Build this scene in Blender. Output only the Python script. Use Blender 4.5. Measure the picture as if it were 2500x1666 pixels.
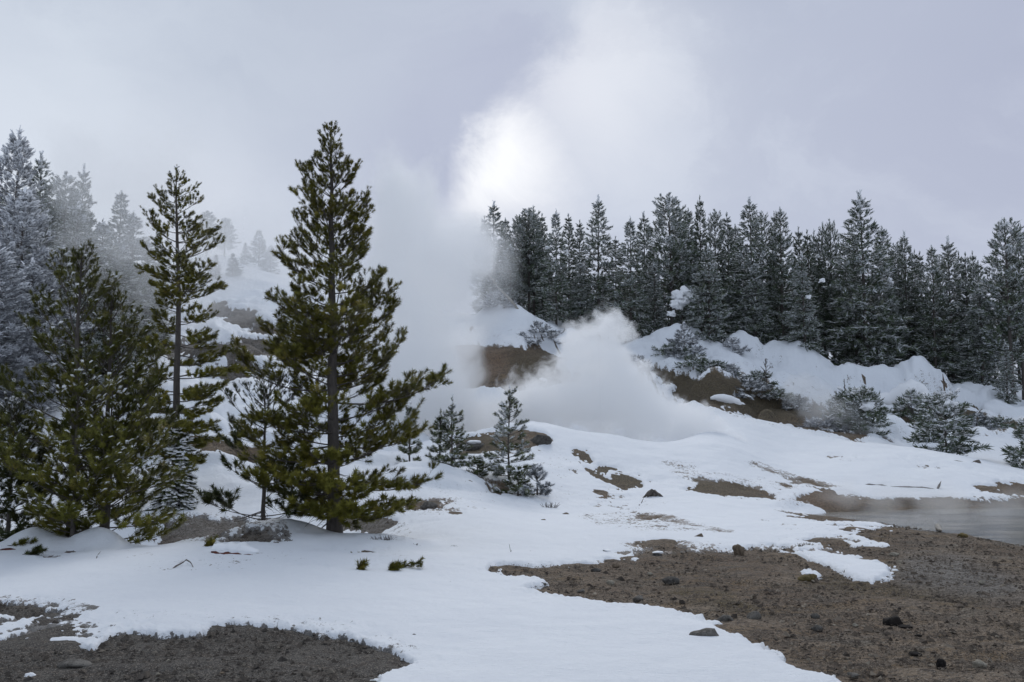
import bpy, math, random
import numpy as np
from mathutils import Vector

S = bpy.context.scene
for o in list(bpy.data.objects):
    bpy.data.objects.remove(o)
COL = S.collection
RAD = math.radians

# ------------------------------------------------------------------ camera
CAM_H = 2.5
FPX = 2430.0; CX = 1250.0; CY = 833.0; HOR = 1087.0      # photograph is 2500 x 1666
TH = math.atan((HOR - CY) / FPX)
cam_d = bpy.data.cameras.new('camera'); cam = bpy.data.objects.new('camera', cam_d); COL.objects.link(cam)
cam_d.sensor_width = 36.0; cam_d.lens = 36.0 * FPX / 2500.0
cam_d.clip_start = 0.1; cam_d.clip_end = 6000
cam.location = (0, 0, CAM_H); cam.rotation_euler = (math.pi / 2 + TH, 0, 0)
S.camera = cam

# ------------------------------------------------------------------ exposure
S.view_settings.view_transform = 'Standard'; S.view_settings.look = 'None'
S.view_settings.gamma = 1; S.view_settings.use_curve_mapping = False
S.view_settings.exposure = 0.08
c = S.cycles
c.max_bounces = 18; c.diffuse_bounces = 3; c.glossy_bounces = 2; c.volume_bounces = 16
c.transparent_max_bounces = 16; c.transmission_bounces = 2
c.volume_step_rate = 1.0; c.volume_max_steps = 256
c.sample_clamp_indirect = 6

# ------------------------------------------------------------------ node helpers
class NT:
    def __init__(s, tree): s.t = tree; s.n = tree.nodes; s.l = tree.links
    def node(s, kind, **kw):
        n = s.n.new(kind)
        for k, v in kw.items(): setattr(n, k, v)
        return n
    def put(s, sock, v):
        if v is None: return
        if isinstance(v, bpy.types.NodeSocket): s.l.new(v, sock)
        elif isinstance(v, (tuple, list)):
            sock.default_value = tuple(v) + ((1,) if len(v) == 3 and len(sock.default_value) == 4 else ())
        else: sock.default_value = v
    def m(s, op, a, b=None, c_=None, clamp=False):
        n = s.node('ShaderNodeMath', operation=op, use_clamp=clamp)
        s.put(n.inputs[0], a); s.put(n.inputs[1], b); s.put(n.inputs[2], c_)
        return n.outputs[0]
    def v(s, op, a, b=None, scale=None):
        n = s.node('ShaderNodeVectorMath', operation=op)
        s.put(n.inputs[0], a); s.put(n.inputs[1], b)
        if scale is not None: s.put(n.inputs['Scale'], scale)
        return n.outputs['Value'] if op in ('DOT_PRODUCT', 'LENGTH', 'DISTANCE') else n.outputs[0]
    def mix(s, f, a, b):
        n = s.node('ShaderNodeMix', data_type='RGBA')
        s.put(n.inputs[0], f); s.put(n.inputs[6], a); s.put(n.inputs[7], b)
        return n.outputs[2]
    def mr(s, v, a, b, c_=0.0, d=1.0, smooth=True):
        n = s.node('ShaderNodeMapRange', interpolation_type='SMOOTHSTEP' if smooth else 'LINEAR')
        s.put(n.inputs[0], v)
        for i, x in enumerate((a, b, c_, d)): n.inputs[i + 1].default_value = x
        return n.outputs[0]
    def noise(s, vec, scale, detail=3, rough=0.5, dist=0.0, out=0):
        n = s.node('ShaderNodeTexNoise')
        s.put(n.inputs['Vector'], vec)
        n.inputs['Scale'].default_value = scale; n.inputs['Detail'].default_value = detail
        n.inputs['Roughness'].default_value = rough; n.inputs['Distortion'].default_value = dist
        return n.outputs[out]
    def attr(s, name, out='Fac'):
        n = s.node('ShaderNodeAttribute', attribute_name=name); return n.outputs[out]

# ------------------------------------------------------------------ world: overcast sky, a brighter break where the sun stands behind cloud
def px_dir(u, v):
    a = (CY - v) / FPX
    d = Vector(((u - CX) / FPX, math.cos(TH) - a * math.sin(TH), math.sin(TH) + a * math.cos(TH)))
    return d.normalized()

SUN_EL, SUN_AZ = RAD(40), RAD(2)          # azimuth from +Y towards +X
world = bpy.data.worlds.new('World'); S.world = world; world.use_nodes = True
w = NT(world.node_tree); w.n.clear()
wo = w.node('ShaderNodeOutputWorld')
tc = w.node('ShaderNodeTexCoord').outputs['Generated']
sky = w.node('ShaderNodeTexSky', sky_type='NISHITA'); sky.sun_disc = False
sky.sun_elevation = SUN_EL; sky.sun_rotation = SUN_AZ
bg1 = w.node('ShaderNodeBackground'); w.put(bg1.inputs[0], sky.outputs[0]); bg1.inputs[1].default_value = 0.09
n1 = w.noise(tc, 2.2, 6, 0.55, 0.35, out=1)
warp = w.v('ADD', tc, w.v('SCALE', w.v('SUBTRACT', n1, (0.5, 0.5, 0.5)), None, 0.09))
warp = w.v('NORMALIZE', warp)
n2 = w.noise(tc, 8.0, 9, 0.68, 0.4, out=1)
warp2 = w.v('ADD', warp, w.v('SCALE', w.v('SUBTRACT', n2, (0.5, 0.5, 0.5)), None, 0.085))
warp2 = w.v('NORMALIZE', warp2)
def blob(u, v, sig_deg, vec=None):
    d = px_dir(u, v)
    dt = w.v('DOT_PRODUCT', vec or warp, tuple(d))
    k = 1.0 / (RAD(sig_deg) ** 2)
    return w.m('EXPONENT', w.m('MULTIPLY', w.m('SUBTRACT', dt, 1.0), k))
fb = w.noise(w.v('MULTIPLY', warp2, (1, 1, 1.6)), 2.9, 8, 0.60, 0.6)
fb2 = w.noise(w.v('MULTIPLY', tc, (1, 1, 2.2)), 1.1, 4, 0.5, 0.2)
# big soft tone variation grey-blue to lavender
colr = w.mix(w.mr(fb2, 0.35, 0.65), (0.345, 0.405, 0.520), (0.450, 0.508, 0.615))
colr = w.mix(w.m('MULTIPLY', w.mr(fb, 0.42, 0.60), 0.70), colr, (0.585, 0.650, 0.740))
colr = w.mix(w.m('MULTIPLY', blob(1010, 400, 5.5), 0.75), colr, (0.385, 0.405, 0.555))
colr = w.mix(w.m('MULTIPLY', blob(130, 260, 6.0, warp2), 0.75), colr, (0.740, 0.790, 0.860))
colr = w.mix(w.m('MULTIPLY', blob(1230, 170, 2.6, warp2), 0.55), colr, (0.370, 0.395, 0.540))
colr = w.mix(w.m('MULTIPLY', blob(40, 420, 3.5, warp2), 0.5), colr, (0.70, 0.75, 0.83))
colr = w.mix(w.m('MULTIPLY', blob(760, 150, 5.0, warp2), 0.45), colr, (0.56, 0.61, 0.69))
colr = w.mix(w.m('MULTIPLY', blob(2500, 350, 12.0), 0.5), colr, (0.405, 0.415, 0.550))
colr = w.mix(w.m('MULTIPLY', blob(700, 60, 9.0), 0.5), colr, (0.470, 0.520, 0.620))
colr = w.mix(w.m('MULTIPLY', blob(500, 560, 3.5), 0.6), colr, (0.66, 0.69, 0.77))
# the bright break: crisp left edge, fading to the right
e1 = px_dir(1330, 120); e2 = px_dir(1095, 500)
nrm = e1.cross(e2).normalized()
if nrm.dot(px_dir(1600, 400)) < 0: nrm = -nrm
side = w.mr(w.v('DOT_PRODUCT', warp2, tuple(nrm)), -0.016, 0.030)
br = w.m('MULTIPLY', side, w.m('MAXIMUM', w.m('MULTIPLY', blob(1185, 410, 2.9, warp2), 1.15, None, True), w.m('MULTIPLY', blob(1440, 220, 3.8, warp2), 0.48)))
colr = w.mix(br, colr, (0.97, 0.98, 1.0))
colr = w.mix(w.m('MULTIPLY', side, w.m('MULTIPLY', blob(1600, 460, 9.0), 0.22)), colr, (0.62, 0.64, 0.75))
bg2 = w.node('ShaderNodeBackground'); w.put(bg2.inputs[0], colr); bg2.inputs[1].default_value = 1.02
ms = w.node('ShaderNodeMixShader'); ms.inputs[0].default_value = 0.96
w.l.new(bg1.outputs[0], ms.inputs[1]); w.l.new(bg2.outputs[0], ms.inputs[2])
w.l.new(ms.outputs[0], wo.inputs[0])

# ------------------------------------------------------------------ sun through cloud
sl = bpy.data.lights.new('sun', 'SUN'); sl.energy = 1.25; sl.angle = RAD(28); sl.color = (1.0, 0.97, 0.93)
so = bpy.data.objects.new('sun', sl); COL.objects.link(so)
sd = Vector((math.sin(SUN_AZ) * math.cos(SUN_EL), math.cos(SUN_AZ) * math.cos(SUN_EL), math.sin(SUN_EL)))
so.rotation_euler = sd.to_track_quat('Z', 'Y').to_euler(); so.location = (0, 0, 60)

# ================================================================== geometry maths
def P(u, v, Y):
    """world point that photo position (u, v) has at forward distance Y"""
    a = (CY - v) / FPX
    dx = (u - CX) / FPX; dy = math.cos(TH) - a * math.sin(TH); dz = math.sin(TH) + a * math.cos(TH)
    return np.array((dx / dy * Y, Y, CAM_H + dz / dy * Y))
def project(x, y, z):
    yc = y * math.cos(TH) + (z - CAM_H) * math.sin(TH)
    zc = -y * math.sin(TH) + (z - CAM_H) * math.cos(TH)
    yc = np.maximum(yc, 1e-3)
    return CX + x / yc * FPX, CY - zc / yc * FPX

def _h(ix, iy, seed):
    n = (ix.astype(np.int64) * 374761393 + iy.astype(np.int64) * 668265263 + seed * 974634777) & 0x7fffffff
    n = ((n ^ (n >> 13)) * 1274126177) & 0x7fffffff
    return ((n ^ (n >> 16)) & 0xffff) / 65535.0
def vnoise(x, y, seed=0):
    ix = np.floor(x); iy = np.floor(y); fx = x - ix; fy = y - iy
    fx = fx * fx * fx * (fx * (fx * 6 - 15) + 10); fy = fy * fy * fy * (fy * (fy * 6 - 15) + 10)
    a = _h(ix, iy, seed); b = _h(ix + 1, iy, seed); c_ = _h(ix, iy + 1, seed); d = _h(ix + 1, iy + 1, seed)
    return ((a * (1 - fx) + b * fx) * (1 - fy) + (c_ * (1 - fx) + d * fx) * fy) * 2 - 1
def fbm(x, y, sc, octv=4, seed=0, gain=0.5):
    s = 0; a = 1; f = 1 / sc
    for i in range(octv):
        s = s + a * vnoise(x * f + 17.3 * i, y * f - 9.1 * i, seed + i); a *= gain; f *= 2.03
    return s
def smooth(a, b, x):
    t = np.clip((x - a) / (b - a), 0, 1); return t * t * (3 - 2 * t)

# ------------------------------------------------------------------ terrain control points
VIS = [ # (u, v, Y)
 (300,1345,23.7),(550,1325,25.6),(815,1334,25.0),(700,1322,25.8),(100,1338,24.4),
 (450,1296,34),(550,1292,34.5),(450,1200,38.5),(600,1100,44),(480,1000,50),(550,900,62),(400,850,67),(640,852,68),
 (520,775,80),(560,733,86),(660,738,87),(480,640,112),(600,640,118),(350,1080,46),(880,1280,32),
 (50,1000,50),(0,900,56),(0,815,63),(200,800,68),(300,765,76),(100,700,88),(0,600,120),(250,650,115),
 (960,1340,24),(1000,1300,28),(1000,1250,31.5),(1000,1170,38),(1110,1160,40),(1250,1176,39),(1100,1095,46),(1200,1066,50),(1340,1052,53),
 (1180,945,71),(1350,935,71),(1230,845,78),(1380,872,79),(1060,900,74),(1060,800,84),(1250,806,82),(1370,806,88),(1480,830,88),
 (1500,1068,51),(1650,1088,49.5),(1800,1112,48),(1400,1112,45.5),(1560,1165,42.5),(1480,1120,45),
 (1900,1040,66),(1700,988,67),(1600,962,68),(1530,935,69),(1750,1050,58),(1700,1065,55),(2060,1072,64),(2150,1088,62),(1900,1110,53),(1850,1150,46.5),
 (2250,1100,57),(2350,1118,57),(2500,1148,57),(2100,1150,48),(2200,1190,45.5),(2500,1212,44.5),
 (1700,1213,38.5),(1900,1213,40.5),(1500,1205,39.5),(1300,1250,33.5),(1600,1285,29.5),(1450,1345,23.8),(1900,1318,26.5),(2100,1298,28.5),(2300,1350,23),(2450,1345,24),
 (1690,938,75),(1640,893,79),(1850,950,76),(1920,985,75),(2050,1005,76),(2150,1060,70),
 (1600,868,85),(1740,885,87),(1950,912,89),(2117,957,89),(2290,966,88),(2468,996,83),(2330,1010,78),(2400,1085,67),(2500,1095,67),(2312,1125,60)]
DIR = [(0,4,0),(-4,4,0),(4,4,0),(0,9,0),(-7,9,0),(7,9,0),(0,13,0),(-8,14,0),(8,14,0),(0,18,0),(-10,19,0),(10,18,0),(12,24,0),
 (-22,22,0.2),(24,20,0.1),(-30,30,0.8),(30,30,0.2),(-50,60,9),(55,60,2),(-95,100,18),(95,100,8),(-60,-20,1),(60,-20,0),(0,-40,0),(0,-150,2),(-150,0,6),(150,0,3),
 (-9.2,30.5,-0.9),(-12,30.5,-0.9),(-5,30,-0.75),(-1.5,57,1.8),(2,60,1.6),(6,60,1.6),(10,58,1.8),(15,56,2.4),(-5,60,3.0),
 (12,71,3.2),(18,71,3.6),(23,71,3.2),(28,67,2.0),(0,105,13.6),(12,110,13.4),(25,112,11.5),(40,112,10),(55,112,9),(0,160,17),(40,160,14),(-60,160,26),(80,160,11),
 (0,300,22),(100,280,18),(-100,280,30),(200,200,15),(-200,200,25),(-250,60,18),(250,60,8)]
CP = np.array([P(*q) for q in VIS] + [np.array(q, float) for q in DIR])
def _U(r2): return np.where(r2 > 0, r2 * np.log(np.maximum(r2, 1e-12)), 0) * 0.5
def _warpxy(x, y):     # compress far distances so that near detail is as stiff as far detail
    r = np.sqrt(x * x + y * y) + 1e-9; k = np.log1p(np.minimum(r, 300.0) / 12.0) / r
    return x * k, y * k
_cx, _cy = _warpxy(CP[:, 0], CP[:, 1])
_n = len(CP)
_K = _U((_cx[:, None] - _cx[None]) ** 2 + (_cy[:, None] - _cy[None]) ** 2) + np.eye(_n) * 2e-4
_Q = np.stack([np.ones(_n), _cx, _cy], 1)
_A = np.zeros((_n + 3, _n + 3)); _A[:_n, :_n] = _K; _A[:_n, _n:] = _Q; _A[_n:, :_n] = _Q.T
_W = np.linalg.solve(_A, np.concatenate([CP[:, 2], np.zeros(3)]))

def to_xy(u, v, Y): q = P(u, v, Y); return q[0], q[1]
MOUNDS = [] # x, y, radius, height
def mound(u, Y, r, h, ry=None): MOUNDS.append(((u - CX) / FPX * Y, Y, r, h, ry or r, 1.3 if Y < 30 else .75))
mound(820, 24.6, 1.7, .20); mound(720, 25.4, 1.1, .26); mound(930, 24.0, 0.9, .12); mound(560, 24.2, .8, .16, .35)
mound(230, 23.2, .8, .30, .5); mound(90, 23.6, .7, .28, .5); mound(140, 24.2, .9, .3, .6); mound(265, 23.3, .4, .22)
mound(640, 25.6, 1.0, .20)
mound(495, 46, 1.0, .9); mound(520, 42, .8, .5); mound(450, 44, 1.2, .8)
mound(560, 64, 1.6, 1.5); mound(505, 65, 1.3, .9); mound(1010, 37, 1.8, .5, .9); mound(1100, 38.4, 2.2, .35, .9)
mound(1270, 83, 2.6, .7, 2); mound(1385, 83, 2.2, .6, 1.5); mound(1215, 83, 2, .5); mound(1620, 83, 2.6, 1.2, 2); mound(1660, 84, 1.5, 1.0)
mound(1580, 71, 1.4, 1.0); mound(1545, 71.5, 1.2, .8); mound(1815, 84, 1.2, 1.3); mound(1790, 83, 2.2, .8); mound(1950, 84, 2.4, .9, 1.4)
mound(1870, 66.2, .5, 1.0); mound(1760, 73, 1.6, .9, .7); mound(1720, 72, 1.2, .6); mound(2090, 83, 4, 1.0, 1.2); mound(2190, 82, 3.5, 1.6, 1.0)
mound(2240, 82, 1.2, 1.5); mound(2275, 81.5, 1.2, .8); mound(2380, 83, 1.6, 1.3); mound(2330, 82, 1.0, .9); mound(1960, 79, 1.6, .9, .8)
mound(1880, 86, 2.4, .8); mound(1690, 86, 3, .8); mound(2230, 68, 1.6, .9); mound(2090, 69, 2.0, .5); mound(2075, 65, 2.4, .5)

def ground_z(x, y):
    x = np.asarray(x, float); y = np.asarray(y, float); sh = x.shape; x = x.ravel(); y = y.ravel()
    wx, wy = _warpxy(x, y)
    z = _W[_n] + _W[_n + 1] * wx + _W[_n + 2] * wy
    for i in range(0, len(x), 60000):
        s = slice(i, i + 60000)
        r2 = (wx[s, None] - _cx[None]) ** 2 + (wy[s, None] - _cy[None]) ** 2
        z[s] += _U(r2) @ _W[:_n]
    r = np.hypot(x, y)
    far = smooth(30, 60, r) * (1 - 0.6 * smooth(130, 200, r))
    mid = smooth(24, 36, y) * (1 - far)
    rightpool = smooth(6, 11, x) * (1 - smooth(45, 50, y))
    az = x / np.maximum(y, 1)
    calm = smooth(-0.02, 0.08, az) * (1 - smooth(66, 74, y)) * (1 - smooth(.5, .7, az))   # the smooth wind-packed slope on the right
    rough = 1 - 0.85 * np.maximum(calm, rightpool)
    z += fbm(x, y, 9, 3, 3) * (0.03 + 0.14 * mid * rough + 0.45 * far * rough)
    b = 1 - np.abs(fbm(x, y, 3.4, 2, 11, .4)); z += (b - .55) * (0.10 * mid * rough + 0.55 * far * rough)
    z += fbm(x, y, 1.3, 3, 23) * (0.014 + 0.02 * mid + 0.05 * far * rough)
    z += fbm(x, y, 0.35, 2, 29) * 0.006
    # low ledges on the left hillside
    return z.reshape(sh)
def worley_dome(x, y, cell, seed, rmin=.45, rmax=.85):
    X = x / cell; Y = y / cell; ix = np.floor(X); iy = np.floor(Y); best = np.zeros_like(X)
    for dx in (-1, 0, 1):
        for dy in (-1, 0, 1):
            jx = ix + dx; jy = iy + dy; cx = jx + _h(jx, jy, seed); cy = jy + _h(jx, jy, seed + 7); r = rmin + (rmax - rmin) * _h(jx, jy, seed + 13)
            d = ((X - cx) ** 2 + (Y - cy) ** 2) / r ** 2
            best = np.maximum(best, np.sqrt(np.clip(1 - d, 0, None)) * r)
    return best
def add_mounds(x, y, z):
    az = x / np.maximum(y, 1)
    k = smooth(64, 70, y) * (1 - smooth(96, 112, y)) * smooth(.02, .10, az) + .8 * smooth(36, 44, y) * (1 - smooth(78, 96, y)) * (1 - smooth(-.14, -.08, az)) + .7 * smooth(81, 85, y) * (1 - smooth(90, 98, y)) * smooth(-.1, -.04, az) * (1 - smooth(.02, .10, az))
    k = np.clip(k, 0, 1) * (y > 1)
    wx = x + .5 * vnoise(x / 1.7, y / 1.7, 5); wy = y + .5 * vnoise(x / 1.7, y / 1.7, 6)
    z = z + k * (worley_dome(wx, wy, 3.6, 101) * .75 + worley_dome(wx, wy, 1.7, 131) * .50 + worley_dome(wx, wy, .8, 151) * .16 - .30)
    for mx, my, r, h, ry, ex in MOUNDS:
        d = np.hypot((x - mx) / (r * 1.5), (y - my) / (ry * 1.5))
        wob = 1 + 0.18 * vnoise(x / (r * .7), y / (r * .7), 71)
        z = z + h * np.clip(1 - (d * wob) ** 2, 0, None) ** ex
    return z

# ------------------------------------------------------------------ what lies bare and what is white, drawn as outlines on the ground
MS = 3.0; U0 = -600; V0 = 500
MW = int(3700 / MS); MH = int(1400 / MS)
gu, gv = np.meshgrid(U0 + (np.arange(MW) + .5) * MS, V0 + (np.arange(MH) + .5) * MS)
def poly_mask(pts):
    m = np.zeros(gu.shape, bool); n = len(pts)
    for i in range(n):
        x1, y1 = pts[i]; x2, y2 = pts[(i + 1) % n]
        if y1 == y2: continue
        cnd = ((y1 > gv) != (y2 > gv)) & (gu < (x2 - x1) * (gv - y1) / (y2 - y1) + x1); m ^= cnd
    return m.astype(float)
def blur(a, k, kx=None):
    for ax, kk in ((0, k), (1, kx or k)):
        for _ in range(2):
            p = np.pad(a, [(kk, kk) if i == ax else (0, 0) for i in (0, 1)], mode='edge')
            cs = np.cumsum(p, ax); cs = np.concatenate([np.zeros_like(cs[:1] if ax == 0 else cs[:, :1]), cs], ax)
            n = a.shape[ax]; w_ = 2 * kk + 1
            a = (np.take(cs, range(w_, w_ + n), ax) - np.take(cs, range(0, n), ax)) / w_
    return a
def sample(a, u, v):
    x = np.clip((u - U0) / MS - .5, 0, MW - 1.001); y = np.clip((v - V0) / MS - .5, 0, MH - 1.001)
    ix = x.astype(int); iy = y.astype(int); fx = x - ix; fy = y - iy
    return (a[iy, ix] * (1 - fx) + a[iy, ix + 1] * fx) * (1 - fy) + (a[iy + 1, ix] * (1 - fx) + a[iy + 1, ix + 1] * fx) * fy
POOL = [(1895,1236),(1950,1225),(2080,1228),(2300,1228),(2480,1230),(3000,1234),(3000,1420),(2600,1340),(2500,1322),(2400,1304),(2260,1284),(2120,1262),(2010,1250)]
BARE = [
 [(1185,1398),(1200,1381),(1290,1378),(1400,1379),(1600,1379),(1545,1364),(1570,1345),(1640,1335),(1760,1347),(1790,1356),(1812,1340),(1925,1333),(1990,1316),(2080,1326),(2120,1318),(2090,1300),(2170,1290),(2120,1268),(2020,1248),(1940,1222),(1960,1212),(2100,1222),(2500,1222),(3050,1222),(3050,2400),(2150,1900),(2070,1655),(1960,1625),(1870,1570),(1800,1535),(1690,1502),(1640,1495),(1480,1474),(1380,1456),(1262,1440),(1345,1426),(1310,1420),(1250,1418)],
 [(-600,1560),(-100,1570),(230,1588),(275,1552),(400,1552),(490,1558),(530,1526),(690,1540),(850,1560),(960,1598),(1010,1628),(930,1660),(850,1800),(-600,1900)],
 [(-600,1470),(60,1480),(120,1497),(60,1508),(-600,1515)],
 [(1390,1096),(1432,1106),(1455,1134),(1505,1143),(1540,1166),(1580,1194),(1520,1194),(1462,1170),(1420,1144)],
 [(1645,1195),(1700,1194),(1725,1178),(1800,1185),(1830,1207),(1780,1211),(1690,1206)],
 [(1820,1184),(1870,1200),(1900,1222),(1850,1212),(1830,1200)],
 [(1930,1222),(1990,1205),(2060,1212),(2110,1225),(2000,1236)],
 [(1960,1200),(2050,1203),(2010,1207)],
 [(2380,1188),(2500,1183),(3000,1180),(3000,1214),(2500,1207),(2420,1204)],
 [(1960,1256),(2030,1254),(2130,1270),(2160,1280),(2090,1277),(2000,1266)],
 [(400,1270),(470,1265),(560,1280),(640,1300),(660,1325),(400,1325)],
 [(830,1262),(900,1258),(970,1275),(960,1290),(900,1296),(830,1290)],
 [(470,1072),(560,1085),(640,1100),(620,1130),(560,1112),(480,1092)],
 [(990,1235),(1040,1225),(1050,1240),(1010,1250)],
 [(1545,893),(1610,896),(1650,912),(1720,935),(1810,935),(1900,955),(1960,985),(2040,1000),(2100,1030),(2130,1075),(2060,1066),(1900,1034),(1800,1010),(1710,985),(1630,962),(1670,950),(1620,925)],
 [(1130,845),(1250,848),(1330,860),(1385,875),(1378,930),(1330,955),(1250,950),(1180,945),(1090,935),(1040,900),(1070,860)],
 [(1110,1072),(1180,1065),(1320,1058),(1350,1078),(1300,1092),(1200,1104),(1120,1110)],
 [(320,836),(420,842),(560,838),(640,830),(700,846),(700,872),(600,870),(470,868),(320,860)],
 [(520,738),(600,760),(660,790),(700,820),(640,818),(560,790),(500,765)],
 [(520,900),(600,890),(660,905),(640,930),(560,925)],
 [(2180,1000),(2260,990),(2280,1010),(2240,1040),(2190,1030)],
 [(2340,1000),(2400,1004),(2420,1030),(2460,1040),(2400,1044),(2350,1030)]]
WHITE = [
 [(1922,1334),(1950,1322),(2010,1330),(2080,1350),(2160,1370),(2172,1398),(2130,1428),(2080,1414),(2020,1384),(1960,1364)],
 [(2060,1325),(2110,1316),(2190,1330),(2150,1342),(2080,1336)],
 [(1945,1396),(1975,1385),(2010,1400),(2005,1412),(1965,1408)],
 [(2390,1296),(2440,1290),(2440,1300),(2400,1304)]]
THIN = [  # (outline, how thin 0..1)
 ([(1395,1262),(1500,1250),(1650,1270),(1800,1300),(1700,1305),(1560,1305),(1450,1285)], .55),
 ([(1500,1246),(1560,1252),(1640,1262),(1720,1290),(1780,1300),(1820,1310),(1740,1305),(1600,1275)], .75),
 ([(1600,1120),(1700,1130),(1740,1180),(1680,1185),(1640,1160)], .55),
 ([(1310,1100),(1390,1110),(1430,1150),(1380,1180),(1310,1165)], .40),
 ([(1180,1190),(1330,1190),(1400,1230),(1300,1240),(1150,1220)], .35),
 ([(1800,1122),(1850,1132),(1951,1165),(2057,1190),(2100,1200),(2040,1196),(1940,1180),(1850,1150)], .75), ([(1680,1150),(1800,1160),(2060,1200),(1900,1200),(1720,1178)], .5),
 ([(1100,1090),(1400,1100),(1380,1210),(1100,1200)], .35), ([(850,1150),(1150,1190),(1200,1260),(900,1250)], .4), ([(60,1345),(330,1350),(560,1350),(980,1340),(1060,1360),(900,1395),(500,1385),(100,1372)], .36), ([(1100,1200),(1500,1200),(1700,1230),(1500,1250),(1150,1230)], .38), ([(300,1380),(620,1370),(640,1400),(320,1410)], .45), ([(2000,1110),(2120,1115),(2150,1135),(2030,1130)], .4),
 ([(2150,1130),(2260,1110),(2400,1150),(2500,1180),(2400,1170),(2230,1150)], .30),
 ([(1500,1330),(1640,1320),(1780,1340),(1700,1350),(1540,1352)], .65),
 ([(-200,1500),(250,1500),(560,1500),(900,1530),(1080,1620),(1000,1680),(850,1560),(-200,1560)], .40),
 ([(-200,1450),(180,1470),(260,1500),(-200,1520)], .55), ([(1520,880),(1800,880),(2150,990),(2500,1010),(2500,1070),(2100,1090),(1800,1030),(1540,960)], .42), ([(1130,800),(1400,800),(1400,850),(1130,850)], .4), ([(400,1250),(700,1270),(720,1330),(400,1330)], .6), ([(300,700),(700,730),(700,900),(300,900)], .3),
 ([(850,1270),(1000,1280),(1020,1330),(900,1320)], .50),
 ([(380,1360),(560,1370),(560,1395),(400,1390)], .40),
 ([(980,1210),(1120,1220),(1140,1260),(1010,1270)], .5),
 ([(1880,1200),(2200,1215),(2500,1212),(2500,1235),(1900,1240)], .5),
 ([(1900,1230),(2200,1260),(2240,1340),(2000,1350),(1800,1340)], .32),
 ([(1480,1330),(1620,1322),(1800,1330),(1840,1360),(1500,1385)], .35)]
bare = np.zeros(gu.shape)
for p_ in BARE: bare = np.maximum(bare, poly_mask(p_))
for p_ in WHITE: bare = bare * (1 - poly_mask(p_))
bare = np.clip(blur(bare, 1, 2) * 1.5 - .1, 0, 1)
thin = np.zeros(gu.shape)
for p_, k_ in THIN: thin = np.maximum(thin, np.clip(blur(poly_mask(p_), 1, 7) * 1.4, 0, 1) * k_)
poolm = blur(poly_mask(POOL), 2, 4)
darkm = blur(poly_mask([(-600,1440),(900,1500),(1120,1640),(1000,2200),(-600,2200)]), 6)
redm = blur(poly_mask([(1130,845),(1230,850),(1240,900),(1180,935),(1080,925),(1060,870)]) + poly_mask([(1930,1240),(1970,1205),(2080,1208),(2110,1228),(2020,1240)]), 4)
greenm = blur(poly_mask([(1520,880),(1720,900),(1900,950),(2000,1000),(1900,1040),(1600,965)]) + poly_mask([(1380,1095),(1580,1150),(1850,1180),(1840,1215),(1640,1215),(1480,1190)])
    + poly_mask([(2340,990),(2480,1000),(2480,1060),(2340,1050)]) + poly_mask([(1250,860),(1390,870),(1380,960),(1260,955)]) + poly_mask([(1120,1060),(1260,1060),(1260,1100),(1120,1110)]), 5)
greym = blur(poly_mask([(2200,1360),(2330,1350),(2500,1420),(2500,1470),(2300,1450),(2180,1420)]) + poly_mask([(300,1240),(1000,1240),(1000,1330),(300,1330)]) + poly_mask([(300,720),(720,720),(720,960),(300,960)]), 6)
mossm = blur(poly_mask([(1950,1420),(2060,1400),(2200,1430),(2300,1450),(2420,1470),(2400,1478),(2200,1455),(2040,1440),(1940,1425)]) + poly_mask([(1620,1440),(1760,1440),(1850,1475),(1900,1500),(1780,1490),(1640,1462)]), 3)

def full_z(x, y):
    z = add_mounds(x, y, ground_z(x, y))
    u, v = project(x, y, z)
    front = (y > 3)
    z = z - 0.38 * sample(poolm, u, v) * front * (y > 24) * (y < 60)
    return z
def gz(x, y): return float(full_z(np.array([x]), np.array([y]))[0])
def hit(u, v, y0=7.0, y1=130.0):
    """first ground point seen at photo position (u, v)"""
    Y = np.geomspace(y0, y1, 900); q = np.array([P(u, v, t) for t in (1.0,)])[0]
    x = q[0] * Y; zr = CAM_H + (q[2] - CAM_H) * Y
    g = full_z(x, Y); k = np.argmax(g >= zr)
    if not (g >= zr).any(): k = np.argmin(np.abs(g - zr))
    return np.array((x[k], Y[k], g[k]))

# ------------------------------------------------------------------ object helpers
def tag(o, label=None, cat=None, group=None, kind=None):
    for k, v in (('label', label), ('category', cat), ('group', group), ('kind', kind)):
        if v: o[k] = v
    return o
def mesh(name, V, F, mats, smooth_=True, attrs=None, matidx=None):
    me = bpy.data.meshes.new(name); V = np.asarray(V, np.float32); F = np.asarray(F, np.int32)
    n, k = F.shape
    me.vertices.add(len(V)); me.vertices.foreach_set('co', V.ravel())
    me.loops.add(n * k); me.loops.foreach_set('vertex_index', F.ravel())
    me.polygons.add(n); me.polygons.foreach_set('loop_start', np.arange(0, n * k, k, dtype=np.int32))
    me.polygons.foreach_set('loop_total', np.full(n, k, np.int32))
    if matidx is not None: me.polygons.foreach_set('material_index', np.asarray(matidx, np.int32))
    me.polygons.foreach_set('use_smooth', np.full(n, smooth_, bool))
    for an, av in (attrs or {}).items():
        a = me.attributes.new(an, 'FLOAT', 'POINT'); a.data.foreach_set('value', np.asarray(av, np.float32))
    me.update(calc_edges=True)
    for m_ in (mats if isinstance(mats, (list, tuple)) else [mats]): me.materials.append(m_)
    return me
def link(name, me, parent=None, loc=None):
    o = bpy.data.objects.new(name, me); COL.objects.link(o)
    if parent is not None: o.parent = parent
    if loc is not None: o.location = loc
    return o
def compact(V, F, attrs):
    used = np.zeros(len(V), bool); used[F.ravel()] = True
    idx = np.cumsum(used) - 1
    return V[used], idx[F], {k: v[used] for k, v in attrs.items()}

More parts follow.
